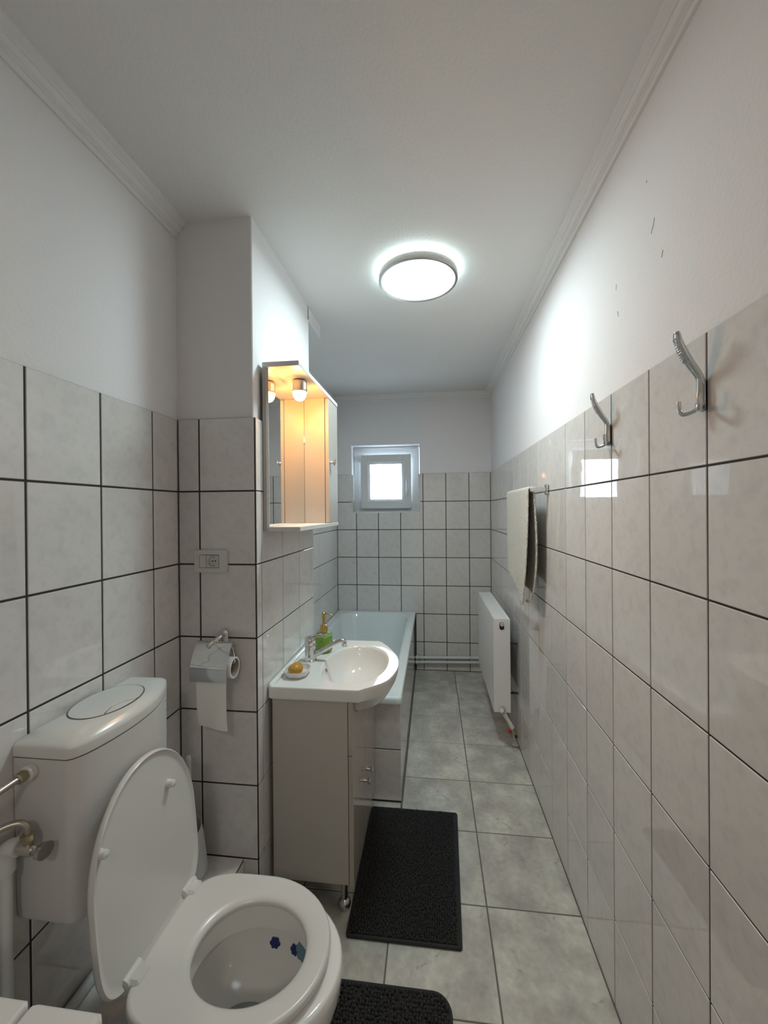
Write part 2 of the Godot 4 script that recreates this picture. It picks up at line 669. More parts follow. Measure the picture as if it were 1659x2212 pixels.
	# wall beside the tub
	var wc := struct("wall_recess", Sh.box(Vector3(-1.0, -0.1, -3.9), Vector3(-0.878, 2.52, -1.98), 0.0), M.plaster)
	part(wc, "grout_bed", Sh.box(Vector3(-0.879, 0.4, ZB), Vector3(-0.8738, 1.776, -1.99), 0.0), M.grout)
	tile_plane(wc, Vector3.RIGHT, -0.872, with_ends(steps(ZB + 0.17, 0.204, 9), ZB, -1.99), steps(0.508, 0.254, 6), 0.0045)
	# wall behind the camera with an open doorway to a hall added for fill light
	var nw := Sh.box(Vector3(-1.0, -0.1, ZN), Vector3(-0.42, 2.52, ZN + 0.1), 0.0)
	nw.add(Sh.box(Vector3(0.40, -0.1, ZN), Vector3(0.65, 2.52, ZN + 0.1), 0.0))
	nw.add(Sh.box(Vector3(-0.42, 2.03, ZN), Vector3(0.40, 2.52, ZN + 0.1), 0.0))
	struct("wall_near", nw, M.plaster)
	var dj := Sh.box(Vector3(-0.47, 0, ZN - 0.012), Vector3(-0.405, 2.08, ZN + 0.112), 0.003)
	dj.add(Sh.box(Vector3(0.385, 0, ZN - 0.012), Vector3(0.45, 2.08, ZN + 0.112), 0.003))
	dj.add(Sh.box(Vector3(-0.405, 2.015, ZN - 0.012), Vector3(0.385, 2.08, ZN + 0.112), 0.003))
	struct("trim_4", dj, M.white_board)
	var h0 := ZN + 0.1
	var h1 := ZN + 1.5
	struct("floor_hall", Sh.box(Vector3(-1.0, -0.1, h0), Vector3(0.9, 0.0, h1), 0.0), M.laminate)
	struct("ceiling_hall", Sh.box(Vector3(-1.0, 2.46, h0), Vector3(0.9, 2.6, h1), 0.0), M.ceiling)
	struct("wall_hall_left", Sh.box(Vector3(-1.1, -0.1, h0), Vector3(-1.0, 2.6, h1), 0.0), M.plaster)
	struct("wall_hall_right", Sh.box(Vector3(0.9, -0.1, h0), Vector3(1.0, 2.6, h1), 0.0), M.plaster)
	struct("wall_hall_end", Sh.box(Vector3(-1.1, -0.1, h1), Vector3(1.0, 2.6, h1 + 0.1), 0.0), M.plaster)
	struct("wall_hall_front", Sh.box(Vector3(0.65, -0.1, ZN), Vector3(1.0, 2.6, ZN + 0.1), 0.0), M.plaster)
	# boxed-in ledge along the left wall
	var lt := 0.247
	var wg := struct("wall_ledge", Sh.box(Vector3(XL - 0.002, 0, ZP), Vector3(-0.657, lt - 0.0018, -0.46), 0.0), M.grout)
	tile_plane(wg, Vector3.UP, lt, [XL, -0.655], with_ends(steps(-0.955 - 0.204, 0.204, 4), ZP, -0.46), 0.004)
	tile_plane(wg, Vector3.RIGHT, -0.655, with_ends(steps(-0.955 - 0.204, 0.204, 4), ZP, -0.46), [0.0, 0.236], 0.004)
	# plaster cornices
	var prof := [Vector2(0, 0), Vector2(1, 0), Vector2(1, 0.16), Vector2(0.66, 0.30), Vector2(0.64, 0.36), Vector2(0.54, 0.38), Vector2(0.47, 0.52), Vector2(0.38, 0.60), Vector2(0.28, 0.62), Vector2(0.28, 0.74), Vector2(0.20, 0.76), Vector2(0.15, 1.0), Vector2(0, 1)]
	var lines := [["trim_1", Vector3(XR + 0.006, 0, ZN), Vector3(XR + 0.006, 0, ZB - 0.006), Vector3.LEFT, 0.056, 0.040], ["trim_2", Vector3(XL - 0.006, 0, ZN), Vector3(XL - 0.006, 0, ZP - 0.009), Vector3.RIGHT, 0.043, 0.058], ["trim_3", Vector3(-0.878, 0, ZB - 0.006), Vector3(XR + 0.006, 0, ZB - 0.006), Vector3.BACK, 0.05, 0.060]]
	for l in lines:
		var rings := []
		for e in 2:
			var p: Vector3 = l[1 + e]
			var ring := []
			for q in prof:
				ring.append(Vector3(p.x, ceil_y(p.z) + 0.002 - q.y * l[5], p.z) + l[3] * q.x * l[4])
			rings.append(ring)
		struct(l[0], Sh.loft(rings), M.cornice)

func frame_shape(x0: float, x1: float, y0: float, y1: float, w: float, z0: float, z1: float, b := 0.004) -> Sh:
	var s := Sh.new()
	s.add(Sh.box(Vector3(x0, y0, z0), Vector3(x0 + w, y1, z1), b))
	s.add(Sh.box(Vector3(x1 - w, y0, z0), Vector3(x1, y1, z1), b))
	s.add(Sh.box(Vector3(x0 + w * 0.9, y0, z0), Vector3(x1 - w * 0.9, y0 + w, z1), b))
	s.add(Sh.box(Vector3(x0 + w * 0.9, y1 - w, z0), Vector3(x1 - w * 0.9, y1, z1), b))
	return s

func window() -> void:
	var z := -3.787
	var w := struct("window_1", frame_shape(-0.722, -0.128, 1.428, 2.03, 0.072, z - 0.06, z), M.upvc)
	part(w, "cover_strip", frame_shape(-0.732, -0.116, 1.4255, 2.042, 0.018, z - 0.06, z + 0.010, 0.002), M.upvc)
	# the sash is tilted inwards a little at the top
	var lean := func(p: Vector3) -> Vector3: return Vector3(p.x, p.y, p.z + (p.y - 1.463) * 0.048)
	var zs := z + 0.002
	var sash := part(w, "sash", frame_shape(-0.660, -0.190, 1.463, 1.962, 0.076, zs, zs + 0.052, 0.006).warp(lean), M.upvc)
	part(sash, "glazing_bead", frame_shape(-0.586, -0.264, 1.537, 1.888, 0.009, zs + 0.02, zs + 0.044, 0.003).warp(lean), M.upvc)
	part(sash, "gasket", frame_shape(-0.578, -0.272, 1.545, 1.880, 0.004, zs + 0.02, zs + 0.036, 0.001).warp(lean), M.black)
	part(sash, "pane", Sh.box(Vector3(-0.585, 1.538, zs + 0.022), Vector3(-0.265, 1.887, zs + 0.026), 0.0).warp(lean), M.glass)
	var hz := zs + 0.052
	var hd := part(sash, "handle", Sh.tube(bez([Vector3(-0.222, 1.60, hz + 0.004), Vector3(-0.222, 1.60, hz + 0.03), Vector3(-0.224, 1.625, hz + 0.04), Vector3(-0.226, 1.72, hz + 0.036)], 14), 0.009, 10).warp(lean), M.upvc)
	part(sash, "handle_plate", Sh.box(Vector3(-0.236, 1.575, hz - 0.002), Vector3(-0.208, 1.64, hz + 0.008), 0.004).warp(lean), M.upvc)
	hd.set_meta("label", "white lever handle")
	for y in [[1.47, 1.53], [1.90, 1.955]]:
		part(w, "hinge", Sh.lathe([Vector2(0.006, y[0]), Vector2(0.008, y[0] + 0.004), Vector2(0.008, y[1] - 0.004), Vector2(0.006, y[1])], Vector3(-0.670, 0, z + 0.010), 12), M.satin if y[0] > 1.7 else M.upvc)
	part(w, "sill", Sh.box(Vector3(-0.735, 1.416, z - 0.05), Vector3(-0.111, 1.4315, ZB - 0.004), 0.002), M.upvc)

func bathtub() -> void:
	# tiled sides
	var ap := Sh.box(Vector3(-0.873, 0, -2.045), Vector3(-0.1635, 0.488, -1.9855), 0.0)
	ap.add(Sh.box(Vector3(-0.19, 0, -3.666), Vector3(-0.1635, 0.488, -2.04), 0.0))
	var wt := struct("wall_tub_side", ap, M.grout)
	tile_plane(wt, Vector3.BACK, -1.984, [-0.872, -0.772, -0.568, -0.364, -0.1615], [0.008, 0.262, 0.489], 0.0045)
	tile_plane(wt, Vector3.RIGHT, -0.1615, with_ends(steps(-1.984 - 0.204 * 8, 0.204, 8), ZB, -1.984), [0.008, 0.262, 0.489], 0.003)
	var y := 0.527
	var lo := Vector2(-0.870, ZB + 0.002)
	var hi := Vector2(-0.1545, TUB_Z)
	var rings := []
	var R := [0.03, 0.012, 0.012, 0.012]
	for q in [[0.012, -0.035, 0.8], [0.002, -0.036, 1.0], [0.0, -0.030, 1.0], [0.0, -0.010, 1.0], [0.004, -0.002, 1.0], [0.012, 0.0, 1.0], [0.030, -0.002, 1.4]]:
		rings.append(rounded(lo + Vector2(q[0], q[0]), hi - Vector2(q[0], q[0]), y + q[1], [R[0] * q[2], R[1] * q[2], R[2] * q[2], R[3] * q[2]]))
	var ilo := lo + Vector2(0.060, 0.055)
	var ihi := hi - Vector2(0.058, 0.085)
	for q in [[-0.008, -0.002, 0.16, 0.0, 0.0], [0.0, -0.006, 0.16, 0.0, 0.0], [0.008, -0.02, 0.16, 0.0, 0.01], [0.02, -0.10, 0.15, 0.03, 0.06], [0.04, -0.25, 0.14, 0.07, 0.14], [0.06, -0.35, 0.12, 0.10, 0.20], [0.09, -0.39, 0.10, 0.13, 0.24], [0.15, -0.40, 0.06, 0.18, 0.3]]:
		rings.append(rounded(ilo + Vector2(q[0], q[3] + q[0]), ihi - Vector2(q[0], q[4] + q[0]), y + q[1], [q[2], q[2], q[2], q[2]]))
	var t := thing("bathtub", "long white enamel bathtub with tiled sides below the window", "bathtub", Vector3(-0.51, 0.488, -2.8))
	part(t, "shell", Sh.loft(rings, 0, 1), M.enamel, 60)
	part(t, "drain", Sh.lathe([Vector2(0.0, 0.004), Vector2(0.022, 0.004), Vector2(0.03, 0.0), Vector2(0.03, -0.004)], Vector3(-0.51, y - 0.398, -3.25), 20), M.chrome)

func vanity() -> void:
	var z0 := -1.935
	var z1 := -1.412
	var t := thing("vanity_cabinet", "beige washbasin cabinet with glossy doors standing on short legs", "cabinet", Vector3(-0.44, 0, -1.67))
	part(t, "side_panel", Sh.box(Vector3(-0.584, 0.106, z1 - 0.016), Vector3(-0.305, 0.765, z1), 0.0012), M.laminate)
	part(t, "side_panel", Sh.box(Vector3(-0.584, 0.106, z0), Vector3(-0.305, 0.765, z0 + 0.016), 0.0012), M.laminate)
	part(t, "bottom_panel", Sh.box(Vector3(-0.58, 0.106, z0 + 0.016), Vector3(-0.305, 0.122, z1 - 0.016), 0.001), M.laminate)
	part(t, "back_panel", Sh.box(Vector3(-0.584, 0.122, z0 + 0.016), Vector3(-0.578, 0.60, z1 - 0.016), 0.001), M.laminate)
	# fascia cut out round the basin
	var poly := PackedVector2Array([Vector2(z1, 0.571), Vector2(z1, 0.762), Vector2(z1 - 0.012, 0.762)])
	for k in 17:
		var a := PI * k / 16.0
		poly.append(Vector2((z0 + z1) / 2 + cos(a) * 0.243, 0.756 - sin(a) * 0.098))
	poly.append_array([Vector2(z0 + 0.012, 0.762), Vector2(z0, 0.762), Vector2(z0, 0.571)])
	part(t, "fascia", Sh.prism(poly, -0.303, -0.286, func(a, b, c): return Vector3(c, b, a), 0.0008), M.gloss_front)
	var zm := (z0 + z1) / 2
	for d in [[z1, zm + 0.0015, -1.640], [zm - 0.0015, z0, -1.714]]:
		var dr := part(t, "door", Sh.box(Vector3(-0.303, 0.106, d[1]), Vector3(-0.286, 0.567, d[0]), 0.0012), M.gloss_front)
		part(dr, "knob", knob(Vector3(-0.286, 0.334, d[2])), M.satin)
	for p in [Vector2(-0.328, z1 - 0.03), Vector2(-0.328, z0 + 0.03), Vector2(-0.55, z1 - 0.03), Vector2(-0.55, z0 + 0.03)]:
		part(t, "leg", Sh.lathe([Vector2(0.014, 0.0), Vector2(0.021, 0.003), Vector2(0.023, 0.014), Vector2(0.020, 0.026), Vector2(0.012, 0.034), Vector2(0.011, 0.1), Vector2(0.02, 0.102), Vector2(0.02, 0.106)], Vector3(p.x, 0, p.y), 20), M.satin)

func knob(at: Vector3) -> Sh:
	return Sh.lathe([Vector2(0.0075, -0.001), Vector2(0.0065, 0.008), Vector2(0.007, 0.015), Vector2(0.0135, 0.019), Vector2(0.0145, 0.022), Vector2(0.012, 0.025), Vector2(0.006, 0.0265), Vector2(0.0, 0.027)], at, 20, Vector3.RIGHT)

func basin_things() -> void:
	var y := 0.812
	# outline of the washbasin: straight sides, bowed front
	var pts := []
	var zc := -1.67
	var zn := -1.398
	var zf := -1.942
	var xb := -0.599
	for k in 12:
		pts.append([Vector3(xb, y, lerpf(zf + 0.02, zn - 0.02, k / 12.0)), 0.0])
	for k in 5:
		var a := PI / 2 * k / 4.0
		pts.append([Vector3(xb + 0.02 - 0.02 * cos(a), y, zn - 0.02 + 0.02 * sin(a)), 0.0])
	for k in range(1, 12):
		pts.append([Vector3(lerpf(xb + 0.02, -0.262, k / 12.0), y, zn), 0.0])
	var fr := bez([Vector3(-0.262, y, zn), Vector3(-0.248, y, zn - 0.013), Vector3(-0.214, y, -1.438), Vector3(-0.170, y, -1.49), Vector3(-0.146, y, -1.575), Vector3(-0.141, y, -1.65), Vector3(-0.155, y, -1.745), Vector3(-0.195, y, -1.842), Vector3(-0.232, y, -1.908), Vector3(-0.246, y, zf + 0.012), Vector3(-0.26, y, zf)], 44)
	for k in fr.size():
		pts.append([fr[k], smoothstep(0.0, 0.13, minf(k, fr.size() - 1 - k) / float(fr.size() - 1))])
	for k in range(1, 12):
		pts.append([Vector3(lerpf(-0.272, xb + 0.02, k / 12.0), y, zf), 0.0])
	for k in 5:
		var a := PI / 2 * k / 4.0
		pts.append([Vector3(xb + 0.02 - 0.02 * sin(a), y, zf + 0.02 - 0.02 * cos(a)), 0.0])
	var c0 := Vector3(-0.325, y, zc + 0.012)
	var rings := []
	# underside upwards: [straight scale, straight y, bowed scale, bowed y]
	for q in [[0.20, 0.676, 0.30, 0.676], [0.58, 0.682, 0.58, 0.682], [0.72, 0.708, 0.76, 0.706], [0.83, 0.758, 0.83, 0.722], [0.90, 0.766, 0.88, 0.738], [0.985, 0.766, 0.92, 0.752], [0.999, 0.769, 0.95, 0.765], [1.0, 0.778, 0.985, 0.787], [1.0, 0.795, 0.997, 0.800], [1.0, 0.806, 1.0, 0.808], [0.9955, 0.811, 0.993, 0.8125], [0.986, 0.812, 0.98, 0.8125]]:
		var ring := []
		for p in pts:
			var d: Vector3 = p[0] - c0
			var s := lerpf(q[0], q[2], p[1])
			ring.append(Vector3(c0.x + d.x * s, lerpf(q[1], q[3], p[1]), c0.z + d.z * s))
		rings.append(ring)
	# bowl: an oval with a flatter back
	for q in [[1.03, 0.0, 0.0], [1.0, -0.002, 0.0], [0.975, -0.008, 0.0], [0.955, -0.022, 0.0], [0.90, -0.05, 0.0], [0.80, -0.08, 0.004], [0.64, -0.104, 0.008], [0.42, -0.118, 0.012], [0.20, -0.124, 0.016], [0.10, -0.126, 0.018]]:
		var ring := []
		for p in pts:
			var d: Vector3 = p[0] - c0
			var th := atan2(d.z, d.x)
			var c := cos(th)
			var s := sin(th)
			var ax := 0.138 if c > 0 else 0.128
			var r := 1.0 / pow(pow(absf(c) / ax, 2.2) + pow(absf(s) / 0.205, 2.2), 1.0 / 2.2)
			ring.append(Vector3(c0.x + c * r * q[0] - q[2], y + q[1], c0.z + s * r * q[0]))
		rings.append(ring)
	var t := thing("washbasin", "white ceramic washbasin with bowed front on the beige cabinet", "washbasin", Vector3(-0.40, 0.766, zc))
	part(t, "bowl", Sh.loft(rings), M.ceramic, 55)
	part(t, "back_ridge", Sh.tube([Vector3(xb + 0.0125, y - 0.004, zf + 0.008), Vector3(xb + 0.0125, y - 0.001, zf + 0.02), Vector3(xb + 0.0125, y, zf + 0.04), Vector3(xb + 0.0125, y, zn - 0.04), Vector3(xb + 0.0125, y - 0.001, zn - 0.02), Vector3(xb + 0.0125, y - 0.004, zn - 0.008)], [0.008, 0.0115, 0.012, 0.012, 0.0115, 0.008], 16, false, 0.75, Vector3.UP), M.ceramic, 60)
	part(t, "drain", Sh.lathe([Vector2(0.0, 0.003), Vector2(0.018, 0.004), Vector2(0.023, 0.001), Vector2(0.023, -0.004)], Vector3(c0.x - 0.018, y - 0.125, c0.z), 20), M.chrome)
	var ovx := c0.x - 0.1180
	var ov := part(t, "overflow_ring", Sh.lathe([Vector2(0.006, 0.0), Vector2(0.0065, 0.003), Vector2(0.010, 0.003), Vector2(0.0115, 0.0), Vector2(0.0115, -0.004)], Vector3(ovx, y - 0.031, c0.z + 0.022), 18, Vector3(0.93, 0.36, 0).normalized()), M.chrome)
	part(ov, "overflow_hole", Sh.lathe([Vector2(0.0, 0.0015), Vector2(0.0075, 0.0015), Vector2(0.0075, -0.003)], Vector3(ovx, y - 0.031, c0.z + 0.022), 18, Vector3(0.93, 0.36, 0).normalized()), M.black)
	# mixer tap
	var f := Vector3(-0.517, y + 0.0008, -1.661)
	var tap := thing("mixer_tap", "chrome single lever mixer tap on the washbasin", "tap", f)
	part(tap, "body", Sh.lathe([Vector2(0.027, 0.0), Vector2(0.027, 0.004), Vector2(0.0235, 0.006), Vector2(0.0225, 0.03), Vector2(0.0222, 0.0315), Vector2(0.0227, 0.033), Vector2(0.0225, 0.062), Vector2(0.021, 0.064)], f, 28), M.chrome)
	part(tap, "cartridge_cap", Sh.lathe([Vector2(0.0215, 0.0655), Vector2(0.0235, 0.068), Vector2(0.0235, 0.084), Vector2(0.022, 0.094), Vector2(0.016, 0.101), Vector2(0.0, 0.103)], f, 28), M.chrome)
	part(tap, "lever", Sh.tube(bez([f + Vector3(-0.008, 0.090, 0.002), f + Vector3(0.015, 0.099, 0.0), f + Vector3(0.04, 0.104, -0.008), f + Vector3(0.066, 0.107, -0.016)], 10), [0.015, 0.0155, 0.0155, 0.0145, 0.013, 0.0115, 0.0105, 0.010, 0.0098, 0.0096, 0.008], 14, false, 0.45, Vector3.UP), M.chrome)
	var sp := part(tap, "spout", Sh.tube(bez([f + Vector3(0.012, 0.020, 0.0), f + Vector3(0.05, 0.040, -0.003), f + Vector3(0.10, 0.070, -0.006), f + Vector3(0.130, 0.083, -0.008), f + Vector3(0.143, 0.081, -0.009), f + Vector3(0.147, 0.070, -0.009)], 22), 0.0105, 14), M.chrome)
	part(sp, "aerator", Sh.lathe([Vector2(0.0105, 0.0), Vector2(0.012, 0.002), Vector2(0.012, 0.012), Vector2(0.010, 0.013)], f + Vector3(0.147, 0.060, -0.009), 18), M.chrome)
	# soap dish and soap
	var dc := Vector3(-0.522, y + 0.0006, -1.512)
	var dp := []
	for q in [[0.70, 0.0], [0.78, 0.001], [0.90, 0.010], [0.98, 0.020], [1.0, 0.024], [0.99, 0.0255], [0.93, 0.0245], [0.90, 0.020], [0.80, 0.008], [0.68, 0.004]]:
		var ring := []
		for k in 48:
			var th := TAU * k / 48
			var e := 3.2
			var r := 1.0 / pow(pow(absf(cos(th)), e) + pow(absf(sin(th)), e), 1.0 / e)
			# eight-sided with soft corners
			r = minf(r, 1.49 / (absf(cos(th)) + absf(sin(th))))
			ring.append(dc + Vector3(cos(th) * r * 0.049 * q[0], q[1], sin(th) * r * 0.056 * q[0]))
		dp.append(ring)
	solo("soap_dish", "white eight-sided soap dish beside the mixer tap", "soap dish", dc, Sh.loft(dp), M.ceramic, "", 50)
	var so := Sh.lathe([Vector2(0.0, 0.0), Vector2(0.020, 0.001), Vector2(0.028, 0.006), Vector2(0.0325, 0.015), Vector2(0.032, 0.024), Vector2(0.027, 0.032), Vector2(0.017, 0.037), Vector2(0.0, 0.0385)], Vector3.ZERO, 28)
	so.warp(func(p): return Vector3(p.x * 0.86 * (1.0 + 0.05 * sin(p.z * 120.0)), p.y * (1.0 + 0.06 * sin(p.x * 90.0 + 1.0)), p.z * 1.05) + dc + Vector3(-0.006, 0.0048, 0.002))
	solo("soap_bar", "amber yellow bar of soap in the white dish", "soap", dc + Vector3(-0.006, 0.0048, 0.002), so, M.soap, "", 60)
	# soap dispenser of bubbled green glass
	var b := Vector3(-0.488, y + 0.0005, -1.772)
	var ds := thing("soap_dispenser", "green bubbled glass soap dispenser with a golden pump", "dispenser", b)
	var body := []
	for i in 61:
		var h := i / 60.0
		var ring := []
		var base_r := 0.0365 * (1.0 - 0.12 * pow(absf(h - 0.5) * 2.0, 3.0))
		if h < 0.04:
			base_r *= 0.86 + 3.5 * h
		if h > 0.90:
			base_r *= 1.0 - 3.2 * (h - 0.90)
		for k in 100:
			var th := TAU * k / 100
			var row := h * 5.0
			var ph := th * 5.0 + (PI / 2 if int(row) % 2 == 1 else 0.0)
			var bump := absf(sin(ph)) * sin(fposmod(row, 1.0) * PI)
			var r := base_r + 0.0068 * sqrt(maxf(bump, 0.0)) * (1.0 if h > 0.02 and h < 0.98 else 0.0) - 0.003
			ring.append(b + Vector3(cos(th) * r, h * 0.090, sin(th) * r))
		body.append(ring)
	part(ds, "bottle", Sh.loft(body), M.green_glass, 70)
	part(ds, "liquid", Sh.lathe([Vector2(0.0, 0.004), Vector2(0.027, 0.004), Vector2(0.0305, 0.010), Vector2(0.0315, 0.04), Vector2(0.0305, 0.070), Vector2(0.029, 0.073), Vector2(0.0, 0.073)], b, 28), M.green, 50)
	var pm := part(ds, "pump", Sh.lathe([Vector2(0.013, 0.088), Vector2(0.0172, 0.090), Vector2(0.0172, 0.112), Vector2(0.015, 0.118), Vector2(0.0075, 0.121), Vector2(0.0065, 0.124), Vector2(0.0065, 0.146), Vector2(0.0085, 0.148), Vector2(0.0085, 0.174), Vector2(0.006, 0.1765), Vector2(0.0, 0.177)], b, 24), M.gold)
	part(pm, "nozzle", Sh.tube(bez([b + Vector3(0.005, 0.170, 0.0), b + Vector3(0.022, 0.170, 0.002), b + Vector3(0.040, 0.164, 0.004)], 8), 0.0032, 10), M.gold)

func mirror_cabinet() -> void:
	var x0 := -0.5995
	var x1 := -0.464
	var z1 := -1.385
	var z0 := -1.975
	var y0 := 1.375
	var y1 := 1.978
	var t := thing("mirror_cabinet", "white mirror cabinet with a lit lamp under its top board", "cabinet", Vector3(-0.53, y0, -1.68))
	part(t, "back_board", Sh.box(Vector3(x0, y0, z0), Vector3(-0.584, y1 - 0.017, z1), 0.001), M.laminate)
	part(t, "top_board", Sh.box(Vector3(x0, y1 - 0.018, z0), Vector3(x1, y1, z1), 0.001), M.white_board)
	part(t, "bottom_board", Sh.box(Vector3(-0.584, y0 - 0.002, z0), Vector3(x1, y0 + 0.014, z1 - 0.004), 0.001), M.white_board)
	part(t, "mirror", Sh.box(Vector3(-0.5835, y0 + 0.0145, -1.80), Vector3(-0.5795, y1 - 0.0185, z1 - 0.008), 0.0006), M.mirror)
	part(t, "side_panel", Sh.box(Vector3(-0.5795, y0 + 0.0142, -1.816), Vector3(-0.4845, y1 - 0.0182, -1.800), 0.001), M.laminate)
	part(t, "side_panel", Sh.box(Vector3(-0.5835, y0 + 0.0142, z0), Vector3(-0.4845, y1 - 0.0182, z0 + 0.016), 0.001), M.white_board)
	var d := part(t, "door", Sh.box(Vector3(-0.482, y0 + 0.016, z0 + 0.001), Vector3(-0.466, y1 - 0.020, -1.801), 0.0012), M.laminate)
	part(d, "knob", knob(Vector3(-0.466, 1.668, -1.826)), M.satin)
	part(t, "mirror_clip", Sh.box(Vector3(-0.5797, 1.755, -1.7998), Vector3(-0.5745, 1.785, -1.796), 0.001), M.plastic)
	# lamp: vented metal cup with a bulb
	var lc := Vector3(-0.515, y1 - 0.0182, -1.545)
	var lp := part(t, "lamp_cup", Sh.lathe([Vector2(0.022, 0.0), Vector2(0.026, -0.003), Vector2(0.0295, -0.006), Vector2(0.0300, -0.046), Vector2(0.0285, -0.047), Vector2(0.0275, -0.044), Vector2(0.0265, -0.012), Vector2(0.0, -0.010)], lc, 32), M.satin)
	for a in [20.0, 34.0, 140.0, 154.0, 260.0, 274.0]:
		var th := deg_to_rad(a)
		var dir := Vector3(cos(th), 0, sin(th))
		var sl := Sh.box(Vector3(-0.0012, -0.013, -0.0025), Vector3(0.0012, 0.013, 0.0025), 0.001)
		sl.warp(func(p): return lc + Vector3(0, -0.026, 0) + dir * (0.0295 + p.x) + Vector3(-dir.z, 0, dir.x) * p.z + Vector3(0, p.y, 0))
		part(lp, "vent_slot", sl, M.slot)
	part(t, "bulb", Sh.lathe([Vector2(0.0, -0.020), Vector2(0.020, -0.022), Vector2(0.0262, -0.042), Vector2(0.0268, -0.052), Vector2(0.0240, -0.066), Vector2(0.017, -0.076), Vector2(0.008, -0.0805), Vector2(0.0, -0.0815)], lc, 28), M.bulb)
	var l := OmniLight3D.new()
	l.name = "bulb_light"
	t.add_child(l)
	l.position = lc + Vector3(0, -0.056, 0) - org[t]
	l.light_color = lin(1.0, 0.43, 0.10)
	l.light_energy = BULB
	l.light_size = 0.02
	l.omni_range = 8.0
	l.omni_attenuation = 2.0
	l.shadow_enabled = true

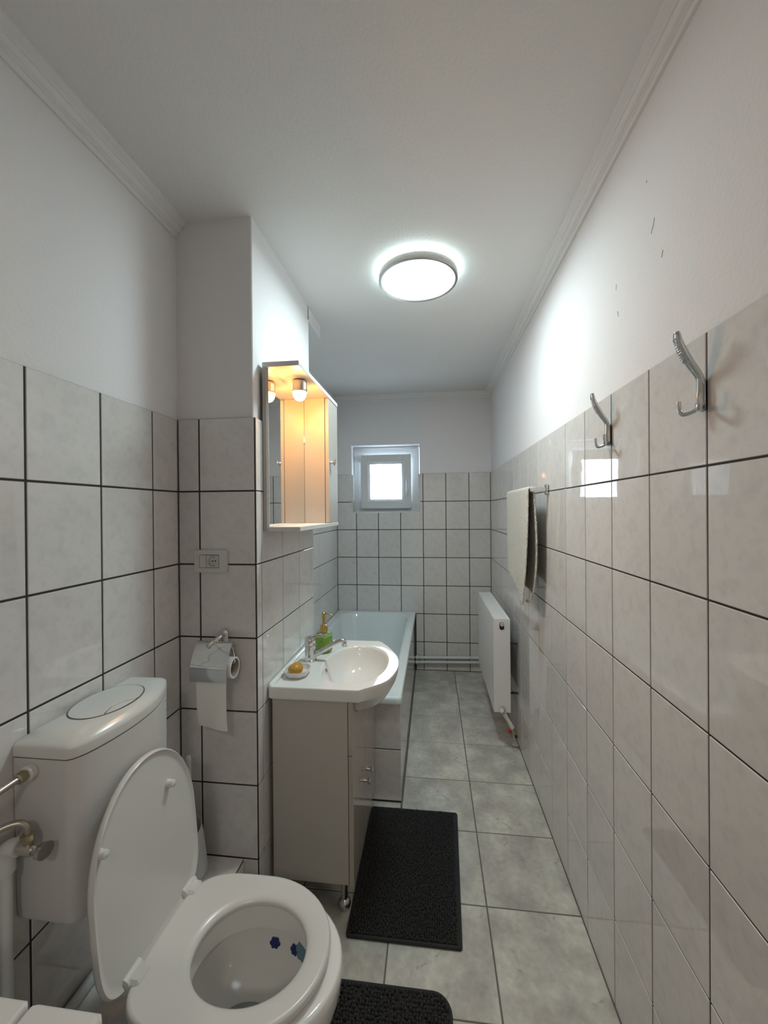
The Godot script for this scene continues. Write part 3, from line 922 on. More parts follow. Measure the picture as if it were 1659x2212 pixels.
func toilet() -> void:
	var cz := -0.895
	var ys := 0.437
	var t := thing("toilet", "white ceramic toilet with its plastic seat down and lid raised", "toilet", Vector3(-0.46, 0, cz))
	# pan
	var rings := []
	for q in [[-0.49, 0.0, 0.125, 0.135, 0.105], [-0.49, 0.012, 0.128, 0.138, 0.108], [-0.485, 0.06, 0.118, 0.130, 0.098], [-0.475, 0.14, 0.135, 0.135, 0.105], [-0.46, 0.22, 0.175, 0.150, 0.130], [-0.445, 0.29, 0.210, 0.165, 0.158], [-0.44, 0.35, 0.224, 0.18, 0.174], [-0.44, 0.385, 0.228, 0.19, 0.179], [-0.44, 0.402, 0.226, 0.19, 0.177], [-0.44, 0.409, 0.218, 0.184, 0.169]]:
		rings.append(egg(q[0], cz, q[1], q[2], q[3], q[4]))
	for q in [[-0.432, 0.410, 0.160, 0.145, 0.128], [-0.432, 0.404, 0.150, 0.138, 0.122], [-0.432, 0.352, 0.146, 0.134, 0.118], [-0.432, 0.347, 0.152, 0.140, 0.124], [-0.432, 0.350, 0.172, 0.155, 0.145], [-0.432, 0.335, 0.178, 0.158, 0.150], [-0.432, 0.29, 0.166, 0.150, 0.138], [-0.44, 0.24, 0.130, 0.125, 0.108], [-0.455, 0.20, 0.095, 0.090, 0.080], [-0.465, 0.17, 0.07, 0.065, 0.06], [-0.47, 0.13, 0.05, 0.05, 0.045]]:
		rings.append(egg(q[0], cz, q[1], q[2], q[3], q[4], 64, 2.0, 2.1))
	part(t, "pan", Sh.loft(rings), M.ceramic, 50)
	part(t, "water", Sh.loft([egg(-0.458, cz, 0.19, 0.088, 0.083, 0.074, 48, 2, 2), egg(-0.455, cz, 0.2, 0.0945, 0.0895, 0.0795, 48, 2, 2)]), M.water)
	# seat ring
	var sr := []
	for q in [[0, 1.0, -0.018], [0, 1.004, -0.012], [0, 1.0, -0.006], [0, 0.985, -0.0015], [0, 0.955, 0.0], [1, 1.16, -0.004], [1, 1.07, -0.008], [1, 1.02, -0.012], [1, 1.0, -0.018], [1, 1.01, -0.024], [1, 1.06, -0.026], [0, 0.97, -0.024]]:
		var s: float = q[1]
		if q[0] == 0:
			sr.append(egg(-0.4475, cz, ys + q[2], 0.2045 * s, 0.2075 * s, 0.1775 * s, 72, 2.05, 4.0))
		else:
			sr.append(egg(-0.431, cz, ys + q[2], 0.132 * s, 0.126 * s, 0.112 * s, 72, 2.0, 2.1))
	part(t, "seat", Sh.loft(sr, 0, 0, true, true), M.plastic, 50)
	# raised lid, leaning a little back
	var th := deg_to_rad(5.0)
	var up := Vector3(-sin(th), cos(th), 0)
	var nn := Vector3(cos(th), sin(th), 0)
	var p0 := Vector3(-0.659, 0.424, cz)
	var lr := []
	for q in [[0.25, 0.0], [0.90, 0.0], [0.945, 0.0015], [0.965, 0.005], [0.982, 0.0065], [0.995, 0.004], [1.0, -0.002], [0.993, -0.007], [0.96, -0.010], [0.85, -0.011], [0.25, -0.012]]:
		var ring := []
		for e in egg(0.0, 0.0, 0.0, 0.218, 0.216, 0.173, 96, 2.05, 5.0):
			var s: float = q[0]
			ring.append(p0 + up * (0.214 + e.x * s) + Vector3(0, 0, e.z * s) + nn * q[1])
		lr.append(ring)
	var lid := part(t, "lid", Sh.loft(lr), M.plastic, 50)
	for b in [[0.318, 0.140], [0.318, -0.078]]:
		var c: Vector3 = p0 + up * b[0] + Vector3(0, 0, b[1])
		part(lid, "bumper", Sh.lathe([Vector2(0.0105, -0.002), Vector2(0.0095, 0.008), Vector2(0.0085, 0.011), Vector2(0.0092, 0.013), Vector2(0.0085, 0.017), Vector2(0.004, 0.0195), Vector2(0.0, 0.02)], c, 20, nn), M.plastic)
	for z in [cz + 0.088, cz - 0.118]:
		var hg := part(t, "hinge", Sh.lathe([Vector2(0.012, -0.026), Vector2(0.017, -0.023), Vector2(0.017, 0.023), Vector2(0.012, 0.026)], Vector3(-0.662, 0.432, z), 20, Vector3.BACK), M.plastic)
		part(hg, "hinge_leaf", Sh.box(Vector3(-0.664, 0.418, z - 0.021), Vector3(-0.628, 0.4435, z + 0.021), 0.006), M.plastic)
	# blue gel stuck in the bowl
	for g in [[Vector3(-0.425, 0.291, -1.0325), "gel", 0.0125, "dark blue flower-shaped cleaning gel in the toilet bowl, set apart"], [Vector3(-0.3675, 0.291, -1.0215), "gel", 0.0115, "dark blue flower-shaped cleaning gel in the toilet bowl, beside the teal smear"], [Vector3(-0.345, 0.300, -1.012), "gel_pale", 0.018, "pale teal cleaning gel smear inside the toilet bowl"]]:
		var c: Vector3 = g[0]
		var gr: float = g[2]
		var out := Vector3((c.x + 0.432) / 0.0250, -0.25 / 0.15, (c.z - cz) / 0.0190).normalized()
		var ea := out.cross(Vector3.UP).normalized()
		var eb := ea.cross(out)
		var s := Sh.new()
		for k in 6:
			var a := TAU * k / 6.0
			s.add(Sh.lathe([Vector2(gr * 0.5, 0.005), Vector2(gr * 0.5, -0.0005), Vector2(gr * 0.36, -0.0022), Vector2(0.0, -0.003)], c + (ea * cos(a) + eb * sin(a)) * gr * 0.72, 12, out))
		s.add(Sh.lathe([Vector2(gr * 0.5, 0.005), Vector2(gr * 0.5, -0.0008), Vector2(0.0, -0.003)], c, 12, out))
		solo("toilet_gel", g[3], "cleaning gel", c, s, M[g[1]], "cleaning gel in the toilet bowl")
	# cistern
	var ol := []
	for p in bez([Vector3(-0.768, 0, -0.753), Vector3(-0.752, 0, -0.757), Vector3(-0.735, 0, -0.785), Vector3(-0.722, 0, -0.84), Vector3(-0.7165, 0, -0.91), Vector3(-0.7235, 0, -0.98), Vector3(-0.745, 0, -1.045), Vector3(-0.775, 0, -1.098), Vector3(-0.79, 0, -1.108)], 36):
		ol.append(p)
	ol.append_array([Vector3(-0.884, 0, -1.108), Vector3(-0.884, 0, -1.0), Vector3(-0.884, 0, -0.85), Vector3(-0.884, 0, -0.753), Vector3(-0.82, 0, -0.753)])
	var cc := Vector3(-0.81, 0, -0.93)
	var lay := func(rows: Array) -> Sh:
		var rr := []
		for q in rows:
			var ring := []
			for p in ol:
				ring.append(Vector3(maxf(-0.884, cc.x + (p.x - cc.x) * q[1]), q[0], cc.z + (p.z - cc.z) * q[1]))
			rr.append(ring)
		return Sh.loft(rr)
	var ci := thing("cistern", "white plastic toilet cistern hung on the tiled wall", "cistern", Vector3(-0.81, 0.577, -0.93))
	part(ci, "tank", lay.call([[0.577, 0.90], [0.579, 0.945], [0.587, 0.965], [0.62, 0.975], [0.928, 0.992]]), M.plastic_matt)
	part(ci, "seam", lay.call([[0.926, 0.983], [0.9315, 0.983]]), M.gap)
	var li := part(ci, "tank_lid", lay.call([[0.9305, 0.990], [0.9312, 0.998], [0.936, 1.0], [0.949, 0.998], [0.9545, 0.985], [0.9595, 0.94], [0.9655, 0.86], [0.9700, 0.77], [0.9718, 0.6], [0.9724, 0.4], [0.9726, 0.2]]), M.plastic, 50)
	# push plate: a leaf-shaped outline with a small half-flush button cut into its front edge
	var leaf := func(k: float) -> PackedVector2Array:
		var q := PackedVector2Array()
		for i in 48:
			var a := TAU * i / 48.0
			q.append(Vector2(-0.812 + signf(cos(a)) * pow(absf(cos(a)), 0.9) * 0.065 * k, -0.925 + sin(a) * 0.090 * k))
		return q
	var bite := PackedVector2Array([Vector2(-0.70, -0.80), Vector2(-0.748, -0.838), Vector2(-0.768, -0.868), Vector2(-0.775, -0.895), Vector2(-0.768, -0.922), Vector2(-0.744, -0.946), Vector2(-0.70, -0.96)])
	var flat_up := func(a, b, c): return Vector3(a, c, b)
	part(li, "button_gap", Sh.prism(leaf.call(1.035), 0.955, 0.9728, flat_up), M.gap)
	for q in Geometry2D.clip_polygons(leaf.call(1.0), Geometry2D.offset_polygon(bite, 0.0024)[0]):
		part(li, "flush_button", Sh.prism(q, 0.956, 0.9736, flat_up, 0.0004), M.plastic)
	for q in Geometry2D.intersect_polygons(leaf.call(1.0), bite):
		part(li, "flush_button", Sh.prism(q, 0.956, 0.9736, flat_up, 0.0004), M.plastic)
	part(ci, "flush_pipe", Sh.tube(bez([Vector3(-0.80, 0.59, -0.91), Vector3(-0.80, 0.48, -0.905), Vector3(-0.795, 0.40, -0.90), Vector3(-0.76, 0.355, cz), Vector3(-0.70, 0.345, cz), Vector3(-0.625, 0.345, cz)], 24), 0.021, 16), M.plastic)
	for m in [[Vector3(-0.7603, 0.906, -1.072), 0.014], [Vector3(-0.7603, 0.880, -1.072), 0.009]]:
		var gm := Sh.box(Vector3(-0.003, -0.0009, -m[1] / 2), Vector3(0.0006, 0.0009, m[1] / 2), 0.0003)
		gm.warp(func(p): return m[0] + Vector3(p.x + p.z * 0.566, p.y, p.z))
		part(ci, "grip_mark", gm, M.gap)

func left_plumbing() -> void:
	var x := -0.866
	# riser with elbow, valve, and the hose to the cistern
	var r := thing("water_pipe", "white plastic water riser with an elbow beside the cistern", "pipe", Vector3(x, 0.247, -0.722))
	part(r, "pipe", Sh.tube([Vector3(x, 0.248, -0.722), Vector3(x, 0.742, -0.722)], 0.0105, 16), M.pipe)
	part(r, "elbow", Sh.tube(bez([Vector3(x, 0.715, -0.722), Vector3(x, 0.742, -0.722), Vector3(x + 0.004, 0.760, -0.722), Vector3(x + 0.016, 0.768, -0.722), Vector3(x + 0.032, 0.769, -0.722)], 14), 0.0165, 16), M.pipe)
	var v := thing("angle_valve", "worn chrome angle valve with a flat handle below the hose", "valve", Vector3(-0.82, 0.769, -0.722))
	part(v, "body", Sh.tube([Vector3(-0.836, 0.769, -0.722), Vector3(-0.826, 0.769, -0.722), Vector3(-0.800, 0.768, -0.722)], [0.011, 0.0125, 0.0115], 16), M.satin)
	part(v, "outlet", Sh.lathe([Vector2(0.008, 0.0), Vector2(0.009, 0.012), Vector2(0.0125, 0.014), Vector2(0.0125, 0.026), Vector2(0.009, 0.028)], Vector3(-0.815, 0.772, -0.722), 6), M.brass)
	part(v, "handle", Sh.tube([Vector3(-0.802, 0.768, -0.722), Vector3(-0.793, 0.767, -0.722), Vector3(-0.786, 0.767, -0.722), Vector3(-0.774, 0.768, -0.722)], [0.008, 0.0095, 0.0165, 0.0185], 14, false, 0.8, Vector3.UP), M.satin)
	var h := thing("cistern_hose", "braided metal hose looping from the valve to the cistern", "hose", Vector3(-0.845, 0.80, -0.72))
	part(h, "braid", Sh.tube(bez([Vector3(-0.815, 0.7995, -0.722), Vector3(-0.816, 0.813, -0.721), Vector3(-0.826, 0.823, -0.716), Vector3(-0.842, 0.824, -0.704), Vector3(-0.856, 0.821, -0.685), Vector3(-0.862, 0.824, -0.65), Vector3(-0.860, 0.845, -0.62), Vector3(-0.852, 0.880, -0.62), Vector3(-0.844, 0.898, -0.660), Vector3(-0.841, 0.9025, -0.700), Vector3(-0.840, 0.9035, -0.725)], 60), 0.0065, 12), M.hose)
	part(h, "nut", Sh.lathe([Vector2(0.008, 0.0), Vector2(0.0115, 0.002), Vector2(0.0115, 0.016), Vector2(0.009, 0.018)], Vector3(-0.840, 0.9035, -0.741), 6, Vector3.BACK), M.brass)
	part(h, "inlet_collar", Sh.lathe([Vector2(0.016, 0.0), Vector2(0.016, 0.010), Vector2(0.013, 0.013), Vector2(0.0, 0.013)], Vector3(-0.840, 0.9035, -0.7535), 20, Vector3.BACK), M.plastic)
	# pipe lying along the ledge
	solo("ledge_pipe", "white plastic pipe lying along the wall on the tiled ledge", "pipe", Vector3(-0.868, 0.247, -0.9), Sh.tube([Vector3(-0.8685, 0.2595, -1.318), Vector3(-0.8685, 0.2595, -0.70)], 0.0125, 16), M.pipe)

func pier_things() -> void:
	# wall socket
	var z := ZP
	var t := thing("wall_socket", "white wall plate with one power socket and a blank insert", "socket", Vector3(-0.7625, 1.2735, z))
	part(t, "frame", frame_plate(-0.8235, -0.7015, 1.234, 1.3135, z), M.plastic)
	part(t, "recess", Sh.box(Vector3(-0.8005, 1.2505, z + 0.0001), Vector3(-0.7305, 1.2965, z + 0.0004), 0.0), M.gap)
	part(t, "blank_insert", Sh.box(Vector3(-0.801, 1.252, z + 0.002), Vector3(-0.7775, 1.295, z + 0.0106), 0.0008), M.plastic)
	var so := part(t, "socket_insert", socket_ring(-0.7535, 1.2735, 0.0225, 0.0192, z + 0.003, z + 0.0108), M.plastic)
	part(so, "well", Sh.lathe([Vector2(0.0, -0.0003), Vector2(0.0196, -0.0003), Vector2(0.0196, 0.0098), Vector2(0.0190, 0.0098), Vector2(0.0183, 0.0004), Vector2(0.0, 0.0004)], Vector3(-0.7535, 1.2735, z + 0.0005), 28, Vector3.BACK), M.plastic)
	for dx in [-0.0048, 0.0048]:
		part(so, "pin_hole", Sh.lathe([Vector2(0.0026, 0.0), Vector2(0.0026, 0.0012), Vector2(0.0, 0.0012)], Vector3(-0.7535 + dx, 1.2735, z + 0.0005), 14, Vector3.BACK), M.black)
	for dy in [-0.0165, 0.0165]:
		part(so, "earth_clip", Sh.box(Vector3(-0.7565, 1.2735 + dy - 0.0018, z + 0.0005), Vector3(-0.7505, 1.2735 + dy + 0.0018, z + 0.009), 0.0008), M.satin)
	# paper holder and roll
	var h := thing("paper_holder", "chrome toilet paper holder with a curved cover on the pier", "paper holder", Vector3(-0.71, 1.0, z))
	part(h, "mount", Sh.box(Vector3(-0.7245, 0.980, z), Vector3(-0.6955, 1.042, z + 0.030), 0.011), M.chrome, 60)
	part(h, "arm", Sh.tube(bez([Vector3(-0.7105, 1.026, z + 0.014), Vector3(-0.712, 1.024, z + 0.040), Vector3(-0.722, 1.014, z + 0.060), Vector3(-0.733, 1.006, z + 0.068)], 12), 0.0085, 12), M.chrome)
	var rc := Vector3(-0.715, 0.930, z + 0.060)
	var cover := []
	var line := [Vector2(0.022, 1.012), Vector2(0.052, 1.006), Vector2(0.073, 0.985), Vector2(0.088, 0.955), Vector2(0.097, 0.925), Vector2(0.097, 0.895)]
	var path := bez([Vector3(0, 1.013, 0.050), Vector3(0, 1.012, 0.062), Vector3(0, 0.990, 0.078), Vector3(0, 0.966, 0.091), Vector3(0, 0.955, 0.097), Vector3(0, 0.938, 0.1025), Vector3(0, 0.912, 0.104), Vector3(0, 0.896, 0.102)], 26)
	for xx in [-0.783, -0.7822, -0.6578, -0.657]:
		var ring := []
		var e := 0.0004 if xx == -0.783 or xx == -0.657 else 0.0009
		for k in path.size():
			ring.append(Vector3(xx, path[k].y + e * 0.5, z + path[k].z + e))
		for k in range(path.size() - 1, -1, -1):
			ring.append(Vector3(xx, path[k].y - e * 0.5, z + path[k].z - e))
		cover.append(ring)
	part(h, "cover", Sh.loft(cover, 2, 2), M.chrome, 50)
	part(h, "clip", Sh.box(Vector3(-0.741, 0.993, z + 0.066), Vector3(-0.726, 1.013, z + 0.0805), 0.006), M.chrome, 60)
	part(h, "rod", Sh.tube(bez([Vector3(-0.70, 1.0, z + 0.012), Vector3(-0.675, 0.985, z + 0.03), Vector3(-0.655, 0.952, z + 0.055), Vector3(-0.655, 0.945, z + 0.060), Vector3(-0.70, 0.945, z + 0.060), Vector3(-0.775, 0.945, z + 0.060)], 30), 0.0035, 10), M.chrome)
	var ro := thing("paper_roll", "toilet paper roll with a sheet hanging from the chrome holder", "toilet paper", Vector3(-0.706, 0.75, z + 0.06))
	part(ro, "roll", Sh.loft([ring_x(-0.770, rc, 0.0335), ring_x(-0.7695, rc, 0.034), ring_x(-0.6505, rc, 0.034), ring_x(-0.650, rc, 0.0335), ring_x(-0.650, rc, 0.0285), ring_x(-0.770, rc, 0.0285)], 0, 0, true, true), M.paper)
	part(ro, "core", Sh.loft([ring_x(-0.769, rc, 0.0286), ring_x(-0.651, rc, 0.0286), ring_x(-0.651, rc, 0.027), ring_x(-0.769, rc, 0.027)], 0, 0, true, true), M.card)
	var sheet := []
	var sp := []
	for k in 25:
		var u := k / 24.0
		sp.append(Vector2(0.951 - 0.201 * u, 0.0365 * (1.0 - pow(maxf(0.0, 0.15 - u) / 0.15, 2.0) * 0.1)))
	for i in 21:
		var s := i / 20.0
		var xx := lerpf(-0.764, -0.662, s)
		var ring := []
		for side in [1, -1]:
			for k in 25:
				var kk: int = k if side == 1 else 24 - k
				var u := kk / 24.0
				var q: Vector2 = sp[kk]
				var curl := 0.010 * pow(u, 4.0) * (s - 0.2) * 2.0 + 0.0025 * sin(s * 7.0 + u * 3.0) * u
				ring.append(Vector3(xx + 0.010 * pow(u, 5.0) * (0.6 + 0.5 * s), q.x - 0.005 * s * u, rc.z + q.y - 0.001 + curl + 0.0003 * side))
		sheet.append(ring)
	part(ro, "sheet", Sh.loft(sheet, 2, 2), M.paper, 60)
	# toilet brush in its stand on the ledge
	var b := Vector3(-0.805, 0.2475, -1.245)
	var prof := []
	for q in [[0.052, 0.0], [0.056, 0.003], [0.0565, 0.010], [0.052, 0.06], [0.045, 0.12], [0.0385, 0.16], [0.0375, 0.1625], [0.0355, 0.160], [0.034, 0.15], [0.040, 0.06], [0.044, 0.012], [0.01, 0.010]]:
		var ring := []
		for k in 40:
			var th := TAU * k / 40
			var tilt: float = clampf((q[1] - 0.06) / 0.1, 0.0, 1.0)
			ring.append(b + Vector3(cos(th) * q[0], q[1] + 0.020 * tilt * -sin(th) - 0.010 * tilt, sin(th) * q[0]))
		prof.append(ring)
	solo("brush_stand", "white conical toilet brush stand on the tiled ledge", "brush stand", b, Sh.loft(prof), M.plastic_matt)
	var br := thing("toilet_brush", "white toilet brush standing upright in its conical stand", "brush", b + Vector3(0, 0.012, 0))
	part(br, "handle", Sh.tube([b + Vector3(0, 0.07, 0), b + Vector3(0, 0.2, 0), b + Vector3(0, 0.386, 0), b + Vector3(0, 0.392, 0), b + Vector3(0, 0.3945, 0)], [0.007, 0.0075, 0.0085, 0.007, 0.002], 14), M.plastic_matt)
	part(br, "bristles", Sh.lathe([Vector2(0.006, 0.02), Vector2(0.026, 0.022), Vector2(0.030, 0.05), Vector2(0.026, 0.082), Vector2(0.006, 0.09)], b, 20), M.plastic)

func ring_x(x: float, c: Vector3, r: float) -> Array:
	var o := []
	for k in 32:
		var a := TAU * k / 32
		o.append(Vector3(x, c.y + sin(a) * r, c.z + cos(a) * r))
	return o

func frame_plate(x0: float, x1: float, y0: float, y1: float, z: float) -> Sh:
	# rectangular plate with softly bowed sides and an opening
	var outer := []
	var inner := []
	var c := Vector2((x0 + x1) / 2, (y0 + y1) / 2)
	for k in 64:
		var a := TAU * k / 64
		var e := 13.0
		var r := 1.0 / pow(pow(absf(cos(a)), e) + pow(absf(sin(a)), e), 1.0 / e)
		outer.append(Vector2(cos(a) * r * (x1 - x0) / 2, sin(a) * r * (y1 - y0) / 2))
	var ix0 := -0.802
	var ix1 := -0.730
	for k in 64:
		var a := TAU * k / 64
		var r := 1.0 / maxf(absf(cos(a)), absf(sin(a)))
		inner.append(Vector2((ix0 + ix1) / 2 + cos(a) * r * (ix1 - ix0) / 2, c.y + sin(a) * r * 0.0228))
	var rings := []
	for q in [[1.0, 0.0], [1.0, 0.006], [0.985, 0.009], [0.95, 0.0105]]:
		var ring := []
		for p in outer:
			ring.append(Vector3(c.x + p.x * q[0], c.y + p.y * q[0], z + q[1]))
		rings.append(ring)
	for zz in [0.0105, 0.002]:
		var ring := []
		for p in inner:
			ring.append(Vector3(p.x, p.y, z + zz))
		rings.append(ring)
	return Sh.loft(rings, 0, 0)

func socket_ring(cx: float, cy: float, half: float, r: float, z0: float, z1: float) -> Sh:
	var a0 := []
	var a1 := []
	var b1 := []
	var b0 := []
	for k in 48:
		var a := TAU * k / 48
		var q := 1.0 / maxf(absf(cos(a)), absf(sin(a))) * (half - 0.001)
		a0.append(Vector3(cx + cos(a) * q, cy + sin(a) * q * 0.97, z0))
		a1.append(Vector3(cx + cos(a) * q, cy + sin(a) * q * 0.97, z1))
		b1.append(Vector3(cx + cos(a) * r, cy + sin(a) * r, z1))
		b0.append(Vector3(cx + cos(a) * r, cy + sin(a) * r, z0))
	return Sh.loft([a0, a1, b1, b0], 0, 0, true, true)

func radiator() -> void:
	var x0 := 0.362
	var x1 := 0.460
	var y0 := 0.222
	var y1 := 0.787
	var z1 := -2.500
	var z0 := -3.300
	var t := thing("radiator", "white flat panel radiator hung on the tiled wall", "radiator", Vector3(0.41, y0, -2.9))
	part(t, "front_panel", Sh.box(Vector3(x0, y0, z0 + 0.004), Vector3(x0 + 0.014, y1 - 0.004, z1 - 0.0022), 0.004), M.rad, 50)
	part(t, "rear_panel", Sh.box(Vector3(x1 - 0.014, y0, z0 + 0.004), Vector3(x1, y1 - 0.004, z1 - 0.0022), 0.004), M.rad, 50)
	part(t, "core", Sh.box(Vector3(x0 + 0.014, y0 + 0.02, z0 + 0.01), Vector3(x1 - 0.014, y1 - 0.03, z1 - 0.012), 0.003), M.rad)
	var gr := part(t, "top_grille", Sh.box(Vector3(x0 + 0.001, y1 - 0.014, z0 + 0.001), Vector3(x1 - 0.001, y1, z1 - 0.0025), 0.003), M.rad, 50)
	for x in [x0 + 0.002, x1 - 0.012]:
		part(gr, "edge_rail", Sh.box(Vector3(x, y1 - 0.004, z0), Vector3(x + 0.010, y1 + 0.0045, z1 - 0.0015), 0.003), M.rad, 50)
	# end panel with a slot for the bleed valve
	var zc := z1 + 0.0005
	var poly := PackedVector2Array([Vector2(x0 + 0.001, y0 - 0.001), Vector2(x1 + 0.001, y0 - 0.001), Vector2(x1 + 0.001, y1 - 0.001), Vector2(x0 + 0.001, y1 - 0.001)])
	part(t, "end_panel", Sh.prism(poly, z1 - 0.002, z1 + 0.001, func(a, b, c): return Vector3(a, b, c), 0.0009), M.rad)
	part(t, "end_panel", Sh.prism(poly, z0, z0 + 0.003, func(a, b, c): return Vector3(a, b, c), 0.0009), M.rad)
	var slot := []
	for q in [[1.0, 0.0], [1.0, 0.0006], [0.9, 0.0008]]:
		var ring := []
		for k in 32:
			var a := TAU * k / 32
			ring.append(Vector3(0.4115 + cos(a) * 0.0135 * q[0], 0.742 + sin(a) * 0.0135 * q[0] + (0.010 if sin(a) > 0 else -0.010), z1 + 0.001 + q[1]))
		slot.append(ring)
	part(t, "bleed_slot", Sh.loft(slot), M.black)
	part(t, "bleed_valve", Sh.lathe([Vector2(0.0105, 0.0), Vector2(0.0105, 0.010), Vector2(0.008, 0.012), Vector2(0.004, 0.012), Vector2(0.0035, 0.008), Vector2(0.0, 0.008)], Vector3(0.412, 0.752, z1 + 0.0012), 20, Vector3.BACK), M.plastic)
	for z in [z1 - 0.05, z0 + 0.05]:
		var br := part(t, "wall_bracket", Sh.box(Vector3(x1, y0 + 0.07, z - 0.012), Vector3(x1 + 0.009, y0 + 0.42, z + 0.004), 0.002).add(Sh.box(Vector3(x1, y0 + 0.395, z - 0.018), Vector3(XR - 0.0004, y0 + 0.402, z + 0.002), 0.002)).add(Sh.box(Vector3(x1, y0 + 0.09, z - 0.018), Vector3(XR - 0.0004, y0 + 0.097, z + 0.002), 0.002)), M.black)
		br.set_meta("label", "black steel bracket")
	# connection below the near end
	var v := thing("radiator_valve", "radiator connection wrapped in white tape with a red ball valve", "valve", Vector3(0.45, 0.0, -2.49))
	part(v, "union_nut", Sh.tube([Vector3(0.4085, 0.245, -2.4985), Vector3(0.412, 0.235, -2.470)], 0.019, 6), M.satin)
	part(v, "white_cap", Sh.tube([Vector3(0.410, 0.240, -2.478), Vector3(0.401, 0.256, -2.452)], [0.0125, 0.012], 14), M.plastic)
	part(v, "taped_pipe", Sh.tube(bez([Vector3(0.418, 0.226, -2.480), Vector3(0.430, 0.204, -2.482), Vector3(0.450, 0.170, -2.484), Vector3(0.468, 0.135, -2.487)], 18), [0.013, 0.014, 0.0135, 0.013, 0.0125, 0.0118, 0.0112, 0.011, 0.011, 0.0108, 0.011, 0.0115, 0.0118, 0.012, 0.0125, 0.0125, 0.0128, 0.0128, 0.012], 12), M.paper)
	part(v, "ball_valve", Sh.tube([Vector3(0.467, 0.138, -2.487), Vector3(0.472, 0.125, -2.488), Vector3(0.480, 0.108, -2.488), Vector3(0.483, 0.100, -2.488)], [0.0125, 0.0145, 0.0145, 0.012], 8), M.brass)
	part(v, "red_handle", Sh.box(Vector3(0.444, 0.106, -2.494), Vector3(0.466, 0.134, -2.478), 0.005), M.red)
	part(v, "drain_stub", Sh.tube([Vector3(0.481, 0.104, -2.486), Vector3(0.490, 0.083, -2.478)], [0.0085, 0.0085], 12), M.black)
	part(v, "tail_pipe", Sh.tube(bez([Vector3(0.477, 0.108, -2.490), Vector3(0.482, 0.07, -2.515), Vector3(0.494, 0.03, -2.545), Vector3(0.496, 0.003, -2.548)], 14), 0.0065, 12), M.pipe)
	part(v, "floor_rose", Sh.lathe([Vector2(0.0185, 0.0005), Vector2(0.0185, 0.003), Vector2(0.013, 0.006), Vector2(0.0, 0.007)], Vector3(0.495, 0.0, -2.549), 24), M.plastic)
	# heating pipes along the back wall
	for p in [[0.126, "upper white heating pipe of the pair along the back wall"], [0.086, "lower white heating pipe of the pair along the back wall"]]:
		var hp := thing("heating_pipe", p[1], "pipe", Vector3(0.1, p[0], ZB + 0.03), "heating pipes along the back wall")
		var slope := func(x: float) -> float: return p[0] + 0.030 * (x - 0.058)
		part(hp, "pipe", Sh.tube([Vector3(-0.158, slope.call(-0.158), ZB + 0.03), Vector3(0.40, slope.call(0.40), ZB + 0.03)], 0.0125, 16), M.pipe)
		for x in [-0.145, -0.098, 0.335]:
			part(hp, "pipe_clip", Sh.tube([Vector3(x - 0.008, slope.call(x - 0.008), ZB + 0.03), Vector3(x + 0.008, slope.call(x + 0.008), ZB + 0.03)], 0.0185, 14), M.plastic)
			part(hp, "clip_foot", Sh.box(Vector3(x - 0.007, slope.call(x) - 0.006, ZB), Vector3(x + 0.007, slope.call(x) + 0.006, ZB + 0.02), 0.001), M.plastic)

